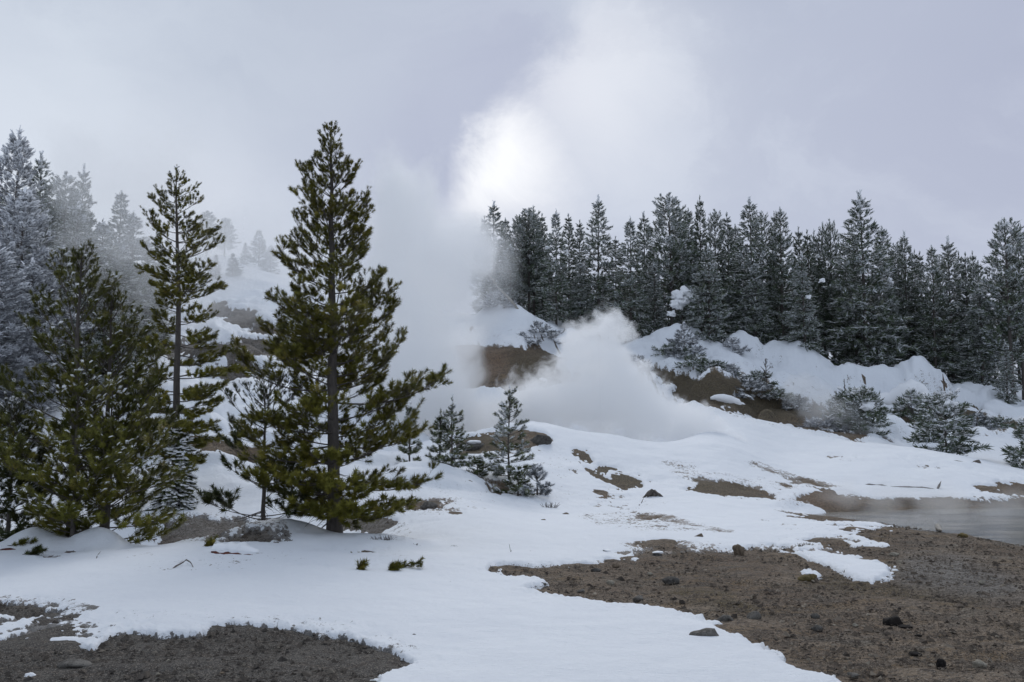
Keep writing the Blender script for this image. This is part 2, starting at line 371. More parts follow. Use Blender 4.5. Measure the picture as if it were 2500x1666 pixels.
def material(name):
    m_ = bpy.data.materials.new(name); m_.use_nodes = True
    t = NT(m_.node_tree); t.n.clear(); out = t.node('ShaderNodeOutputMaterial')
    b = t.node('ShaderNodeBsdfPrincipled'); t.l.new(b.outputs[0], out.inputs[0])
    b.inputs['Specular IOR Level'].default_value = 0.2
    return m_, t, b, out
def bump(t, b, h, strength=0.5, dist=0.05):
    n = t.node('ShaderNodeBump'); n.inputs['Strength'].default_value = strength; n.inputs['Distance'].default_value = dist
    t.put(n.inputs['Height'], h); t.l.new(n.outputs[0], b.inputs['Normal'])

def soil_colour(t, pos):
    big = t.noise(pos, 0.35, 4, 0.6); med = t.noise(pos, 2.2, 5, 0.65); fine = t.noise(pos, 14, 4, 0.75); grit = t.noise(pos, 55, 2, 0.7)
    cl = t.mix(t.mr(big, .35, .65), (0.140, 0.098, 0.066), (0.235, 0.182, 0.130))
    cl = t.mix(t.m('MULTIPLY', t.mr(med, .45, .72), .6), cl, (0.165, 0.115, 0.080))
    cl = t.mix(t.m('MULTIPLY', t.mr(t.noise(pos, 1.1, 4, .6, 1.0), .52, .7), .55), cl, (0.165, 0.160, 0.140))
    cl = t.mix(t.m('MULTIPLY', t.mr(t.noise(t.v('MULTIPLY', pos, (.45, 1.3, 1)), 1.3, 5, .6, .6), .50, .64), .6), cl, (0.190, 0.125, 0.060))
    cl = t.mix(t.m('MULTIPLY', t.mr(t.noise(t.v('MULTIPLY', pos, (.35, 1.1, 1)), 2.1, 5, .65, .6), .52, .62), .65), cl, (0.062, 0.047, 0.037))
    cl = t.mix(t.attr('dark'), cl, (0.085, 0.080, 0.074))
    cl = t.mix(t.m('MULTIPLY', t.attr('red'), .6), cl, (0.215, 0.135, 0.088))
    cl = t.mix(t.m('MULTIPLY', t.attr('green'), .85), cl, t.mix(med, (0.060, 0.050, 0.024), (0.150, 0.120, 0.070)))
    cl = t.mix(t.m('MULTIPLY', t.attr('grey'), .8), cl, t.mix(t.mr(med, .4, .6), (0.14, 0.135, 0.13), (0.24, 0.235, 0.225)))
    cl = t.mix(t.m('MULTIPLY', t.attr('moss'), t.mr(med, .3, .6)), cl, (0.075, 0.052, 0.014))
    dk = t.m('MULTIPLY', t.mr(t.noise(pos, 5.0, 5, .7), .50, .62), .55); cl = t.mix(dk, cl, (0.070, 0.052, 0.040)); dk = t.m('MULTIPLY', t.mr(fine, .49, .58), .85); cl = t.mix(dk, cl, (0.038, 0.032, 0.028))
    cl = t.mix(t.m('MULTIPLY', t.mr(fine, .45, .32), .5), cl, (0.23, 0.20, 0.165))
    cl = t.mix(t.m('MULTIPLY', t.mr(grit, .56, .66), .8), cl, (0.33, 0.29, 0.245))
    cl = t.mix(t.m('MULTIPLY', t.mr(grit, .44, .34), .85), cl, (0.03, 0.025, 0.022))
    h = t.m('ADD', t.m('MULTIPLY', fine, .8), t.m('ADD', t.m('MULTIPLY', grit, .45), med))
    return cl, h
M_SOIL, t, b, _ = material('thermal_soil')
pos = t.node('ShaderNodeNewGeometry').outputs['Position']
cl, h = soil_colour(t, pos); t.put(b.inputs['Base Color'], cl); b.inputs['Roughness'].default_value = .92
bump(t, b, h, .8, .06)

M_SNOW, t, b, _ = material('snow')
pos = t.node('ShaderNodeNewGeometry').outputs['Position']
cl, h = soil_colour(t, pos)
sn = t.mix(t.noise(pos, .6, 3, .5), (0.74, 0.77, 0.82), (0.82, 0.85, 0.885))
thn = t.attr('thin'); sp = t.m('MAXIMUM', t.noise(t.v('MULTIPLY', pos, (1, .55, 1)), 9, 5, .8), t.m('SUBTRACT', t.noise(t.v('MULTIPLY', pos, (1, .6, 1)), 2.6, 6, .8), .03))
sp2 = t.noise(pos, 1.4, 3, .6)
th_ = t.m('SUBTRACT', t.m('ADD', sp, t.m('MULTIPLY', t.m('SUBTRACT', sp2, .5), .35)), t.m('SUBTRACT', .80, t.m('MULTIPLY', thn, .46)))
msk = t.mr(th_, 0.0, 0.06)
t.put(b.inputs['Base Color'], t.mix(t.m('MULTIPLY', msk, .9), sn, cl)); b.inputs['Roughness'].default_value = .75
b.inputs['Subsurface Weight'].default_value = 0.0
bump(t, b, t.m('ADD', t.m('MULTIPLY', t.noise(pos, 1.7, 5, .55), 1.0), t.m('MULTIPLY', t.noise(t.v('MULTIPLY', pos, (1, 2.5, 1)), 9, 6, .7), .45)), .75, .10)

# ------------------------------------------------------------------ ground and snow sheets (one polar grid, dense where the photograph looks)
dense = np.linspace(RAD(-34), RAD(34), 760)
coarse = np.linspace(RAD(34), RAD(326), 62)[1:-1]
azs = np.concatenate([dense, coarse]); NA = len(azs)
rad = np.concatenate([[0.6, 2, 4, 6], np.geomspace(7.5, 34, 260)[:-1], np.geomspace(34, 125, 290)[:-1], np.geomspace(125, 320, 40)[:-1], np.geomspace(320, 3000, 10)])
NR = len(rad)
AZ, RR = np.meshgrid(azs, rad)
GX = np.sin(AZ) * RR; GY = np.cos(AZ) * RR
GZ = full_z(GX.ravel(), GY.ravel()).reshape(GX.shape)
GU, GV = project(GX.ravel(), GY.ravel(), GZ.ravel())
front = (GY.ravel() > 3)
def fld(a, default=0.0): return np.where(front, sample(a, GU, GV), default)
X_, Y_ = GX.ravel(), GY.ravel()
BARE_F = fld(bare); THIN_F = fld(thin)
Rr = np.hypot(X_, Y_)
nz = (fbm(X_, Y_ * .6, 1.9, 7, 41, .74) * .62 + fbm(X_ * .7, Y_, .22, 3, 49, .7) * .10 * (1 - smooth(25, 45, Rr))) * (1 - smooth(50, 90, Rr) * .3)
BWIDE = fld(blur(bare, 5, 22))
_dz = np.gradient(GZ, axis=0) / np.maximum(np.gradient(RR, axis=0), 1e-3); _dt = np.gradient(GZ, axis=1) / np.maximum(np.gradient(AZ, axis=1) * RR, 1e-3)
steep = np.hypot(_dz, _dt).ravel() * ((Rr > 34) & (Rr < 120))
BSOFT = fld(blur(bare, 2, 9))
snow_t = (0.5 - BARE_F * .75 - BSOFT * .30) + nz * np.clip(4 * BSOFT * (1 - BSOFT) * 1.1 + 4 * BWIDE * (1 - BWIDE) * .35 + THIN_F * 1.1 + .05, 0, 1) - THIN_F * .10 - .45 * smooth(1.15, 2.0, steep + .35 * fbm(X_, Y_, 2.0, 3, 55))
thick = np.where(snow_t > 0, 0.004 + np.minimum(snow_t * .13, .07) * (1 + 2.0 * smooth(45, 70, Rr)), -0.03 + np.clip(snow_t, -.4, 0) * .2)
base = np.arange(NR - 1)[:, None] * NA; cc = np.arange(NA)[None]; c2 = (cc + 1) % NA
F = np.stack([base + cc, base + c2, base + NA + c2, base + NA + cc], -1).reshape(-1, 4)[:, ::-1]
A_ = dict(dark=fld(darkm), red=fld(redm), green=fld(greenm), grey=fld(greym), moss=fld(mossm), thin=np.clip(THIN_F + (1 - smooth(.0, .20, snow_t)) * .6, 0, 1))
V = np.stack([X_, Y_, GZ.ravel()], 1)
keep = (snow_t[F] < .34).any(1) | (Rr[F] > 320).any(1)
# under deep snow the soil is only needed coarsely: drop the hidden quads
V1, F1, a1 = compact(V, F[keep], {k: v for k, v in A_.items() if k != 'thin'})
V1[:, 2] += (fbm(V1[:, 0], V1[:, 1], .5, 3, 88) * .026 + np.abs(fbm(V1[:, 0], V1[:, 1], 1.6, 2, 90)) * .06) - .035
ground = tag(link('ground', mesh('ground', V1, F1, M_SOIL, True, a1)), kind='structure')
keep = (snow_t[F] > 0).any(1)
Vs = V.copy(); Vs[:, 2] += thick
V2, F2, a2 = compact(Vs, F[keep], A_)
snow = tag(link('snow_cover', mesh('snow_cover', V2, F2, M_SNOW, True, a2)), kind='structure')

# ------------------------------------------------------------------ hot pool
M_WATER, t, b, _ = material('milky_spring_water')
pos = t.node('ShaderNodeNewGeometry').outputs['Position']
st = t.noise(t.v('MULTIPLY', pos, (.35, 2.2, 1)), 1.6, 5, .6)
t.put(b.inputs['Base Color'], t.mix(t.mr(st, .42, .60), (0.080, 0.084, 0.086), (0.300, 0.275, 0.235)))
b.inputs['Roughness'].default_value = .18; b.inputs['Specular IOR Level'].default_value = .5
bump(t, b, t.noise(t.v('MULTIPLY', pos, (1, 3, 1)), 5, 3, .6), .25, .03)
nx, ny = 60, 50
px_, py_ = np.meshgrid(np.linspace(7, 34, nx), np.linspace(24, 48, ny))
i_ = np.arange((ny - 1) * nx).reshape(ny - 1, nx)[:, :-1].ravel()
WV = np.stack([px_.ravel(), py_.ravel(), np.full(nx * ny, -0.13)], 1)
WF = np.stack([i_, i_ + 1, i_ + nx + 1, i_ + nx], 1)
wz = full_z(WV[:, 0], WV[:, 1]); wet = (wz[WF] < -0.05).any(1)
WV, WF, _a = compact(WV, WF[wet], {})
tag(link('water', mesh('water', WV, WF, M_WATER)), kind='structure')

# ================================================================== materials for the plants
def foliage_mat(name, c1, c2, c3, rough=.6, dust=0):
    m_, t, b, _ = material(name)
    tn = t.attr('tint'); pos = t.node('ShaderNodeNewGeometry').outputs['Position']
    cl = t.mix(t.mr(tn, 0, .6, smooth=False), c1, c2); cl = t.mix(t.mr(tn, .72, 1.0, smooth=False), cl, c3)
    if dust:
        sep = t.node('ShaderNodeSeparateXYZ'); t.l.new(t.node('ShaderNodeNewGeometry').outputs['True Normal'], sep.inputs[0])
        nzz = t.m('ABSOLUTE', sep.outputs[2])
        mk = t.m('MULTIPLY', t.mr(nzz, .45, .80), t.mr(t.noise(pos, 1.1, 3, .6), .62 - dust, .70 - dust))
        cl = t.mix(mk, cl, (0.78, 0.80, 0.84))
    t.put(b.inputs['Base Color'], cl); b.inputs['Roughness'].default_value = rough
    return m_
M_PINE = foliage_mat('pine_needles', (0.060, 0.062, 0.011), (0.165, 0.155, 0.024), (0.260, 0.215, 0.045))
M_YPINE = foliage_mat('young_pine_needles', (0.080, 0.088, 0.014), (0.190, 0.185, 0.036), (0.300, 0.250, 0.065))
M_LPINE = foliage_mat('olive_pine_needles', (0.052, 0.062, 0.013), (0.130, 0.134, 0.026), (0.215, 0.190, 0.044))
M_DPINE = foliage_mat('dark_pine_needles', (0.034, 0.046, 0.018), (0.075, 0.086, 0.026), (0.120, 0.115, 0.038))
M_FAR = foliage_mat('forest_needles', (0.050, 0.068, 0.042), (0.100, 0.126, 0.078), (0.165, 0.180, 0.125), dust=.20)
M_FROST = foliage_mat('frosted_needles', (0.09, 0.10, 0.10), (0.20, 0.21, 0.22), (0.42, 0.43, 0.45), dust=.25)
M_RIME = foliage_mat('rimed_twigs', (0.22, 0.23, 0.24), (0.42, 0.43, 0.46), (0.62, 0.63, 0.66))
M_BARK, t, b, _ = material('pine_bark')
pos = t.node('ShaderNodeTexCoord').outputs['Object']
nn = t.noise(t.v('MULTIPLY', pos, (1, 1, .25)), 16, 4, .7)
t.put(b.inputs['Base Color'], t.mix(nn, (0.045, 0.040, 0.038), (0.165, 0.145, 0.132))); b.inputs['Roughness'].default_value = .9
bump(t, b, nn, .8, .04)
M_TWIG, t, b, _ = material('dead_twigs')
t.put(b.inputs['Base Color'], t.mix(t.noise(pos if False else None, 8, 2, .6), (0.07, 0.062, 0.058), (0.15, 0.135, 0.125))); b.inputs['Roughness'].default_value = .9
M_LOAD, t, b, _ = material('snow_on_boughs')
b.inputs['Base Color'].default_value = (0.88, 0.89, 0.91, 1); b.inputs['Roughness'].default_value = .8

# ------------------------------------------------------------------ vectorised builders
def norm(a): return a / (np.linalg.norm(a, axis=-1, keepdims=True) + 1e-9)
def tubes(Pth, R, k=4):
    """Pth (B,N,3) polylines, R (B,N) radii -> verts, quads"""
    B, N, _ = Pth.shape
    T = norm(np.gradient(Pth, axis=1)); ref = np.where(np.abs(T[..., 2:3]) > .9, np.array([1., 0, 0]), np.array([0, 0, 1.]))
    A = norm(np.cross(T, ref)); Bn = np.cross(T, A)
    ang = np.arange(k) / k * 2 * np.pi
    V = Pth[:, :, None] + R[:, :, None, None] * (np.cos(ang)[None, None, :, None] * A[:, :, None] + np.sin(ang)[None, None, :, None] * Bn[:, :, None])
    idx = np.arange(B * N * k).reshape(B, N, k); nx_ = np.roll(idx, -1, 2)
    F = np.stack([idx[:, :-1], nx_[:, :-1], nx_[:, 1:], idx[:, 1:]], -1).reshape(-1, 4)
    return V.reshape(-1, 3), F
def join(parts):
    Vs, Fs, o = [], [], 0
    for v, f in parts: Vs.append(v); Fs.append(f + o); o += len(v)
    return np.concatenate(Vs), np.concatenate(Fs)
def stamp(base, Fb, pos, dirs, scale, rng, up_bias=None):
    """copy a small shape (its axis along +Z) to every pos, axis along dirs, random roll"""
    n = len(pos); d = norm(dirs)
    ref = np.where(np.abs(d[:, 2:3]) > .95, np.array([1., 0, 0]), np.array([0, 0, 1.]))
    A = norm(np.cross(d, ref)); B = np.cross(A, d)     # B points up
    if up_bias is None:
        r = rng.uniform(0, 2 * np.pi, n)[:, None]; A, B = A * np.cos(r) + B * np.sin(r), -A * np.sin(r) + B * np.cos(r)
    sc = scale if scale.ndim == 2 else np.repeat(scale[:, None], 3, 1)
    V = pos[:, None] + base[None, :, 0:1] * (A * sc[:, 0:1])[:, None] + base[None, :, 1:2] * (B * sc[:, 1:2])[:, None] + base[None, :, 2:3] * (d * sc[:, 2:3])[:, None]
    F = Fb[None] + (np.arange(n) * len(base))[:, None, None]
    return V.reshape(-1, 3), F.reshape(-1, Fb.shape[1])
def tuft_shape(n, length, needle, wid, seed, fwd=.75):
    r = np.random.RandomState(seed); V = []; F = []
    for i in range(n):
        s = (i + r.rand()) / n; a = i * 2.39996 + r.uniform(-.3, .3); rad_ = np.array([math.cos(a), math.sin(a), 0])
        f = fwd * (.6 + .9 * s) ; d = norm(rad_ + np.array([0, 0, f * 1.3])); L = needle * r.uniform(.75, 1.15)
        p0 = np.array([0, 0, s * length * .85]); sd_ = norm(np.cross(d, [0, 0, 1.]) + r.uniform(-.3, .3, 3)) * wid
        V += [p0 - sd_, p0 + sd_, p0 + d * L]; F.append([3 * i, 3 * i + 1, 3 * i + 2])
    return np.array(V), np.array(F)
LUMP_V = np.array([(-.5, 0, -.5), (.5, 0, -.5), (.5, 0, .5), (-.5, 0, .5), (-.28, .42, -.25), (.28, .45, -.3), (.25, .4, .3), (-.3, .45, .25), (0, -.2, 0)])
LUMP_F = np.array([(0, 4, 5), (0, 5, 1), (1, 5, 6), (1, 6, 2), (2, 6, 7), (2, 7, 3), (3, 7, 4), (3, 4, 0), (4, 7, 6), (4, 6, 5), (0, 1, 8), (1, 2, 8), (2, 3, 8), (3, 0, 8)])
ROOF_V = np.array([(-.5, 0, -.55), (0, .28, -.3), (.5, 0, -.4), (-.35, 0, .6), (0, .22, .5), (.4, -.02, .5)])
ROOF_F = np.array([(0, 1, 4), (0, 4, 3), (1, 2, 5), (1, 5, 4)])

def conifer(seed, H, R, prof, e_base, e_tip, dens=1.0, whorl=.30, nper=5, tuft=None, tlen=.20, tsp=.13, sub=.42, snow=0.1, snow_size=.12,
            crown0=.08, lean=(0, 0), trunk_r=None, level3=False, tip_tufts=True, lump=True, bare_in=.15, dead_low=0, gaps=.12, bsides=4, lead=.5, Lvar=.25):
    r = np.random.RandomState(seed); trunk_r = trunk_r or H * .014
    # trunk
    n = 14; s = np.linspace(0, 1, n); wob = np.cumsum(r.normal(0, .004, (n, 2)), 0) * H
    TP = np.stack([lean[0] * H * s + wob[:, 0] * .5, lean[1] * H * s + wob[:, 1] * .5, s * H - .15], 1)
    TR = trunk_r * (1 - s) ** .85 + .012; TR[0] *= 1.35
    tv, tf = tubes(TP[None], TR[None], 9)
    def tp(h): return np.stack([np.interp(h, TP[:, 2], TP[:, i]) for i in range(2)] + [h], -1)
    # boughs
    h = []; hh = crown0 * H
    while hh < H - lead * .6:
        t_ = hh / H; k = max(3, int(round(nper * r.uniform(.75, 1.25))))
        for i in range(k):
            if r.rand() > gaps: h.append((hh + r.uniform(-.25, .25) * whorl * (1.2 - t_), (i + r.uniform(-.35, .35)) / k * 2 * np.pi + hh * 7.1))
        hh += whorl * (1.25 - .65 * t_) * r.uniform(.7, 1.3)
    h = np.array(h); phi = h[:, 1]; h = np.clip(h[:, 0], crown0 * H * .8, H * .985); B = len(h); t_ = h / H
    side = 1 + .16 * np.sin(phi * 1.0 + seed) + .10 * np.sin(phi * 2 + t_ * 9 + seed * 2)
    L = np.maximum(R * prof(t_) * side * r.uniform(1 - Lvar, 1 + Lvar * .6, B), .12)
    e0 = np.radians(np.interp(t_, [0, .5, 1], e_base) + r.normal(0, 6, B)); e1 = np.radians(np.interp(t_, [0, .5, 1], e_tip) + r.normal(0, 9, B))
    N = 8; ss = np.linspace(0, 1, N); el = e0[:, None] + (e1 - e0)[:, None] * ss[None] ** 1.4
    ph = phi[:, None] + np.cumsum(r.normal(0, .05, (B, N)), 1)
    st = np.stack([np.cos(ph) * np.cos(el), np.sin(ph) * np.cos(el), np.sin(el)], -1) * (L / (N - 1))[:, None, None]; st[:, 0] = 0
    BP = tp(h)[:, None] + np.cumsum(st, 1)
    br = (.010 + .013 * L / max(R, .1) * min(1, H / 8))[:, None] * (1 - .75 * ss)[None]
    parts = [tubes(BP, br, bsides)]
    # side shoots
    K = np.maximum(2, (L * dens / .16)).astype(int)
    bi = np.repeat(np.arange(B), K); S_ = len(bi); s2 = bare_in + (1 - bare_in) * r.rand(S_) ** .85 * .97
    f_ = s2 * (N - 1); i0 = np.minimum(f_.astype(int), N - 2); fr = (f_ - i0)[:, None]
    p0 = BP[bi, i0] * (1 - fr) + BP[bi, i0 + 1] * fr; bd = norm(BP[bi, i0 + 1] - BP[bi, i0])
    sg = np.where(r.rand(S_) < .5, -1, 1)[:, None]; hor = norm(np.cross(bd, [0, 0, 1.])) * sg
    d2 = norm(bd * r.uniform(.5, 1.1, (S_, 1)) + hor * r.uniform(.5, 1.0, (S_, 1)) + np.array([0, 0, 1.]) * r.normal(.12, .18, (S_, 1)))
    ls = np.minimum(L[bi] * sub, 1.1) * (1.05 - .62 * s2) * r.uniform(.5, 1.1, S_) + tlen * .5
    upc = np.array([0, 0, 1.]) * (np.sin(e1[bi]) * .45)[:, None]
    M = 4; q = np.linspace(0, 1, M)
    SP = p0[:, None] + (d2 * ls[:, None])[:, None] * q[None, :, None] + (upc * ls[:, None])[:, None] * (q ** 2)[None, :, None]
    if bsides > 3 or True: parts.append(tubes(SP, np.full((S_, M), .0055) * (1 - .5 * q)[None] * (1 if H < 14 else 1.6), 3))
    TPs, TDs = [], []
    def along(PP, length, a0, sp):
        k_ = np.maximum(1, (length * (1 - a0) / sp)).astype(int); ii = np.repeat(np.arange(len(PP)), k_)
        u_ = a0 + (1 - a0) * r.rand(len(ii)); NN = PP.shape[1]; f = u_ * (NN - 1); j = np.minimum(f.astype(int), NN - 2); g = (f - j)[:, None]
        TPs.append(PP[ii, j] * (1 - g) + PP[ii, j + 1] * g); TDs.append(norm(PP[ii, j + 1] - PP[ii, j]) + r.normal(0, .22, (len(ii), 3)) + np.array([0, 0, .18]))
        TPs.append(PP[:, -1]); TDs.append(norm(PP[:, -1] - PP[:, -2]) + np.array([0, 0, .15]))
    if level3:
        K3 = np.maximum(1, (ls / .14)).astype(int); ci = np.repeat(np.arange(S_), K3); u3 = r.uniform(.25, .95, len(ci)); f = u3 * (M - 1); j = np.minimum(f.astype(int), M - 2); g = (f - j)[:, None]
        p3 = SP[ci, j] * (1 - g) + SP[ci, j + 1] * g; bd3 = norm(SP[ci, j + 1] - SP[ci, j]); sg3 = np.where(r.rand(len(ci)) < .5, -1, 1)[:, None]
        d3 = norm(bd3 + norm(np.cross(bd3, [0, 0, 1.])) * sg3 * r.uniform(.4, 1, (len(ci), 1)) + np.array([0, 0, 1.]) * r.normal(.22, .25, (len(ci), 1)))
        l3 = ls[ci] * .38 * r.uniform(.5, 1.1, len(ci)) + .03
        P3_ = p3[:, None] + (d3 * l3[:, None])[:, None] * np.array([0, 1.])[None, :, None]
        TPs.append(P3_[:, -1]); TDs.append(d3 + np.array([0, 0, .2]))
        parts.append(tubes(P3_, np.full((len(ci), 2), .004), 3))
        along(SP, ls, .55, tsp * 1.5)
    else: along(SP, ls, .2, tsp)
    along(BP[:, 2:], L * .7, .45, tsp * 1.2)
    lt = np.array([H - lead * x for x in r.rand(int(10 * lead / .5))]); TPs.append(tp(lt)); TDs.append(np.tile([0, 0, 1.], (len(lt), 1)) + r.normal(0, .35, (len(lt), 3)))
    TPs.append(tp(np.array([H - tlen * .6]))); TDs.append(np.array([[0, 0, 1.]]))
    TPp = np.concatenate(TPs); TDd = norm(np.concatenate(TDs)); nT = len(TPp)
    sc = r.uniform(.65, 1.45, nT) * (.38 + .80 * np.clip(1 - TPp[:, 2] / H, 0, 1) ** .4)
    tb, tF = tuft
    fv, ff = stamp(tb, tF, TPp, TDd, sc, r)
    tint = np.clip(r.beta(2, 2.6, nT) + .12 * np.sin(TPp[:, 2] * 3 + np.arctan2(TPp[:, 1], TPp[:, 0]) * 2), 0, 1)
    tint = np.repeat(tint, len(tb)) + np.tile((np.arange(len(tb)) % 3 == 2) * .12, nT)
    # snow lodged on the tufts
    ks = r.rand(nT) < snow * (1.35 - .7 * TPp[:, 2] / H)
    sp_ = TPp[ks] + TDd[ks] * tlen * .45; n_s = ks.sum()
    flat = TDd[ks] * np.array([1, 1, .45]); sb, sF = (LUMP_V, LUMP_F) if lump else (ROOF_V, ROOF_F)
    ssz = np.stack([r.uniform(.6, 1.2, n_s), r.uniform(.35, .65, n_s), r.uniform(.9, 2.0, n_s)], 1) * snow_size
    sv, sf = stamp(sb, sF, sp_ + np.array([0, 0, tlen * .14]), flat, ssz, r, up_bias=True) if n_s else (None, None)
    bv, bf = join(parts)
    if dead_low:
        k_ = dead_low; hh = r.uniform(.02, crown0 + .10, k_) * H; pp = r.uniform(0, 2 * np.pi, k_); ll = r.uniform(.3, 1.0, k_) * min(1.3, R * .6)
        el = np.radians(r.uniform(-55, 5, k_)); Q = 6; q2 = np.linspace(0, 1, Q)
        dd = np.stack([np.cos(pp) * np.cos(el), np.sin(pp) * np.cos(el), np.sin(el)], -1)
        DP = tp(hh)[:, None] + (dd * ll[:, None])[:, None] * q2[None, :, None] + r.normal(0, .03, (k_, Q, 3)) * q2[None, :, None]
        v3, f3 = tubes(DP, np.full((k_, Q), .011) * (1.1 - q2)[None], 4); bv, bf = join([(bv, bf), (v3, f3)])
    return dict(trunk=(tv, tf), boughs=(bv, bf), foliage=(fv, ff, tint), snow=(sv, sf))
def tree_meshes(name, d, fmat):
    out = {'trunk': mesh(name + '_trunk', *d['trunk'], M_BARK), 'boughs': mesh(name + '_boughs', *d['boughs'], M_BARK),
           'foliage': mesh(name + '_foliage', d['foliage'][0], d['foliage'][1], fmat, False, {'tint': d['foliage'][2]})}
    if d['snow'][0] is not None: out['snow_load'] = mesh(name + '_snow', *d['snow'], M_LOAD, True)
    return out
def tree(name, label, cat, meshes, loc, group=None, rot=0.0, scale=(1, 1, 1)):
    e = link(name, None, None, loc); e.rotation_euler = (0, 0, rot); e.scale = scale
    tag(e, label, cat, group)
    for k, me in meshes.items():
        o = link(k, me, e)
        if k != 'trunk': o['kind'] = 'stuff'
    return e

# ================================================================== foreground pines
T_NEAR = tuft_shape(38, .13, .092, .0088, 1, .38)
T_MID = tuft_shape(30, .15, .100, .012, 2, .4)
T_FARs = tuft_shape(10, .34, .24, .034, 3, .8)
def at(u, v_base, Y):
    x, _ = to_xy(u, v_base, Y); return (float(x), float(Y), gz(x, Y))
def height_to(u, v_top, Y, z0): return float(P(u, v_top, Y)[2] - z0)
pine_prof = lambda t_: np.interp(t_, [0, .04, .12, .24, .36, .48, .6, .74, .86, .95, 1], [.35, .66, .90, 1, .84, .72, .58, .43, .27, .11, .02])
l = at(812, 1334, 25.0); H = height_to(790, 290, 25.0, l[2])
big = conifer(3, H - .10, 2.4, pine_prof, (-14, 6, 44), (20, 42, 64), dens=1.35, whorl=.35, nper=5.5, tuft=T_NEAR, tlen=.17, tsp=.13, sub=.34, snow=.07, snow_size=.07, crown0=.055,
              lean=(-.024, 0), trunk_r=.165, level3=True, dead_low=46, gaps=.15, lead=.45, bare_in=.10, Lvar=.32)
tree('tall_pine', 'tallest dark green pine, standing in the snow in front of the steam', 'pine tree', tree_meshes('tall_pine', big, M_PINE), l)
l = at(643, 1322, 25.6); H = height_to(640, 955, 25.6, l[2])
d = conifer(8, H + .1, 1.75, lambda t_: np.interp(t_, [0, .1, .3, .6, .8, .93, 1], [.95, 1, .62, .95, .85, .5, .2]), (4, 18, 40), (30, 50, 65), dens=.85, whorl=.40, nper=4.5, tuft=T_NEAR, tlen=.16, tsp=.10, sub=.36,
            snow=.10, snow_size=.08, crown0=.04, lean=(-.01, 0), trunk_r=.05, level3=True, dead_low=10, lead=.3, bare_in=.3)
tree('small_pine', 'shorter thin-stemmed pine tucked against the left side of the tallest pine', 'pine tree', tree_meshes('small_pine', d, M_DPINE), l)
# slim open pine behind
l = at(428, 1200, 37.5); l = (l[0], 37.5, l[2]); H = height_to(402, 392, 37.5, l[2])
slim_prof = lambda t_: np.interp(t_, [0, .06, .15, .22, .31, .43, .59, .69, .83, .93, 1], [.7, .75, .5, .85, 1.0, .78, .76, .84, .52, .22, .03])
d = conifer(21, H - .15, 2.0, slim_prof, (-14, 0, 30), (2, 22, 50), dens=1.8, whorl=.42, nper=5.6, tuft=T_MID, tlen=.19, tsp=.15, sub=.30, snow=.16, snow_size=.09, crown0=.13,
            lean=(-.028, 0), trunk_r=.16, level3=False, gaps=.14, lead=.75, bare_in=.30, Lvar=.45)
tree('slim_pine', 'slim open-branched pine with a bare grey trunk, between the young pines and the tallest one', 'pine tree', tree_meshes('slim_pine', d, M_PINE), l)
l2 = (l[0] + .3, 36.6, gz(l[0] + .3, 36.6))
d = conifer(22, 3.2, 1.25, lambda t_: 1.08 - t_, (-35, -35, 0), (-50, -30, 40), dens=1.3, whorl=.22, nper=6, tuft=T_MID, tlen=.17, tsp=.13, sub=.4, snow=.85, snow_size=.15, crown0=.05, trunk_r=.04)
tree('snow_laden_sapling', 'drooping snow-laden sapling crouched at the foot of the slim open pine', 'sapling', tree_meshes('snow_sapling', d, M_DPINE), l2)
# left cluster
l = at(172, 1338, 24.4); H = height_to(172, 600, 24.4, l[2])
left_prof = lambda t_: np.interp(t_, [0, .05, .2, .4, .52, .66, .78, .89, 1], [.7, .85, 1, .92, .80, .66, .46, .28, .04])
d = conifer(31, H, 2.3, left_prof, (0, 26, 58), (32, 60, 80), dens=1.0, whorl=.42, nper=4.4, tuft=T_NEAR, tlen=.17, tsp=.15, sub=.34, snow=.10, snow_size=.08, crown0=.05, trunk_r=.10, level3=True, gaps=.22, lead=.5, bare_in=.3, Lvar=.4)
tree('left_pine', 'dark pine with upswept boughs, tallest of the cluster at the left edge', 'pine tree', tree_meshes('left_pine', d, M_LPINE), l)
l = at(250, 1332, 25.2); H = height_to(238, 690, 25.2, l[2])
d = conifer(32, H, 1.75, left_prof, (0, 26, 56), (32, 58, 78), dens=.95, whorl=.42, nper=4.4, tuft=T_NEAR, tlen=.17, tsp=.15, sub=.34, snow=.12, snow_size=.08, crown0=.05, lean=(-.02, 0), trunk_r=.08, level3=True, gaps=.14, lead=.4, bare_in=.28, Lvar=.35)
tree('left_pine', 'second dark pine of the left cluster, its lower top just right of the tallest one', 'pine tree', tree_meshes('left_pine_b', d, M_LPINE), l)
l = at(178, 1342, 23.4); H = height_to(180, 905, 23.4, l[2])
d = conifer(33, H, 1.65, lambda t_: np.interp(t_, [0, .3, .7, .9, 1], [.92, 1, .55, .22, .06]), (5, 22, 50), (32, 48, 70), dens=.95, whorl=.33, nper=5, gaps=.2, Lvar=.4, tuft=T_NEAR, tlen=.15, tsp=.12, sub=.36, snow=.28, snow_size=.085, crown0=.06, trunk_r=.05, level3=False, lead=.35)
tree('young_pine', 'yellow-green young pine flecked with snow in front of the left cluster', 'pine tree', tree_meshes('young_pine', d, M_YPINE), l)
l = at(262, 1338, 24.0); H = height_to(268, 935, 24.0, l[2])
d = conifer(34, H, 1.75, lambda t_: np.interp(t_, [0, .3, .7, .9, 1], [1, .9, .5, .25, .06]), (5, 22, 50), (32, 48, 70), dens=.95, whorl=.33, nper=5, gaps=.2, Lvar=.4, tuft=T_NEAR, tlen=.15, tsp=.12, sub=.36, snow=.28, snow_size=.085, crown0=.05, trunk_r=.05, level3=False, lead=.3)
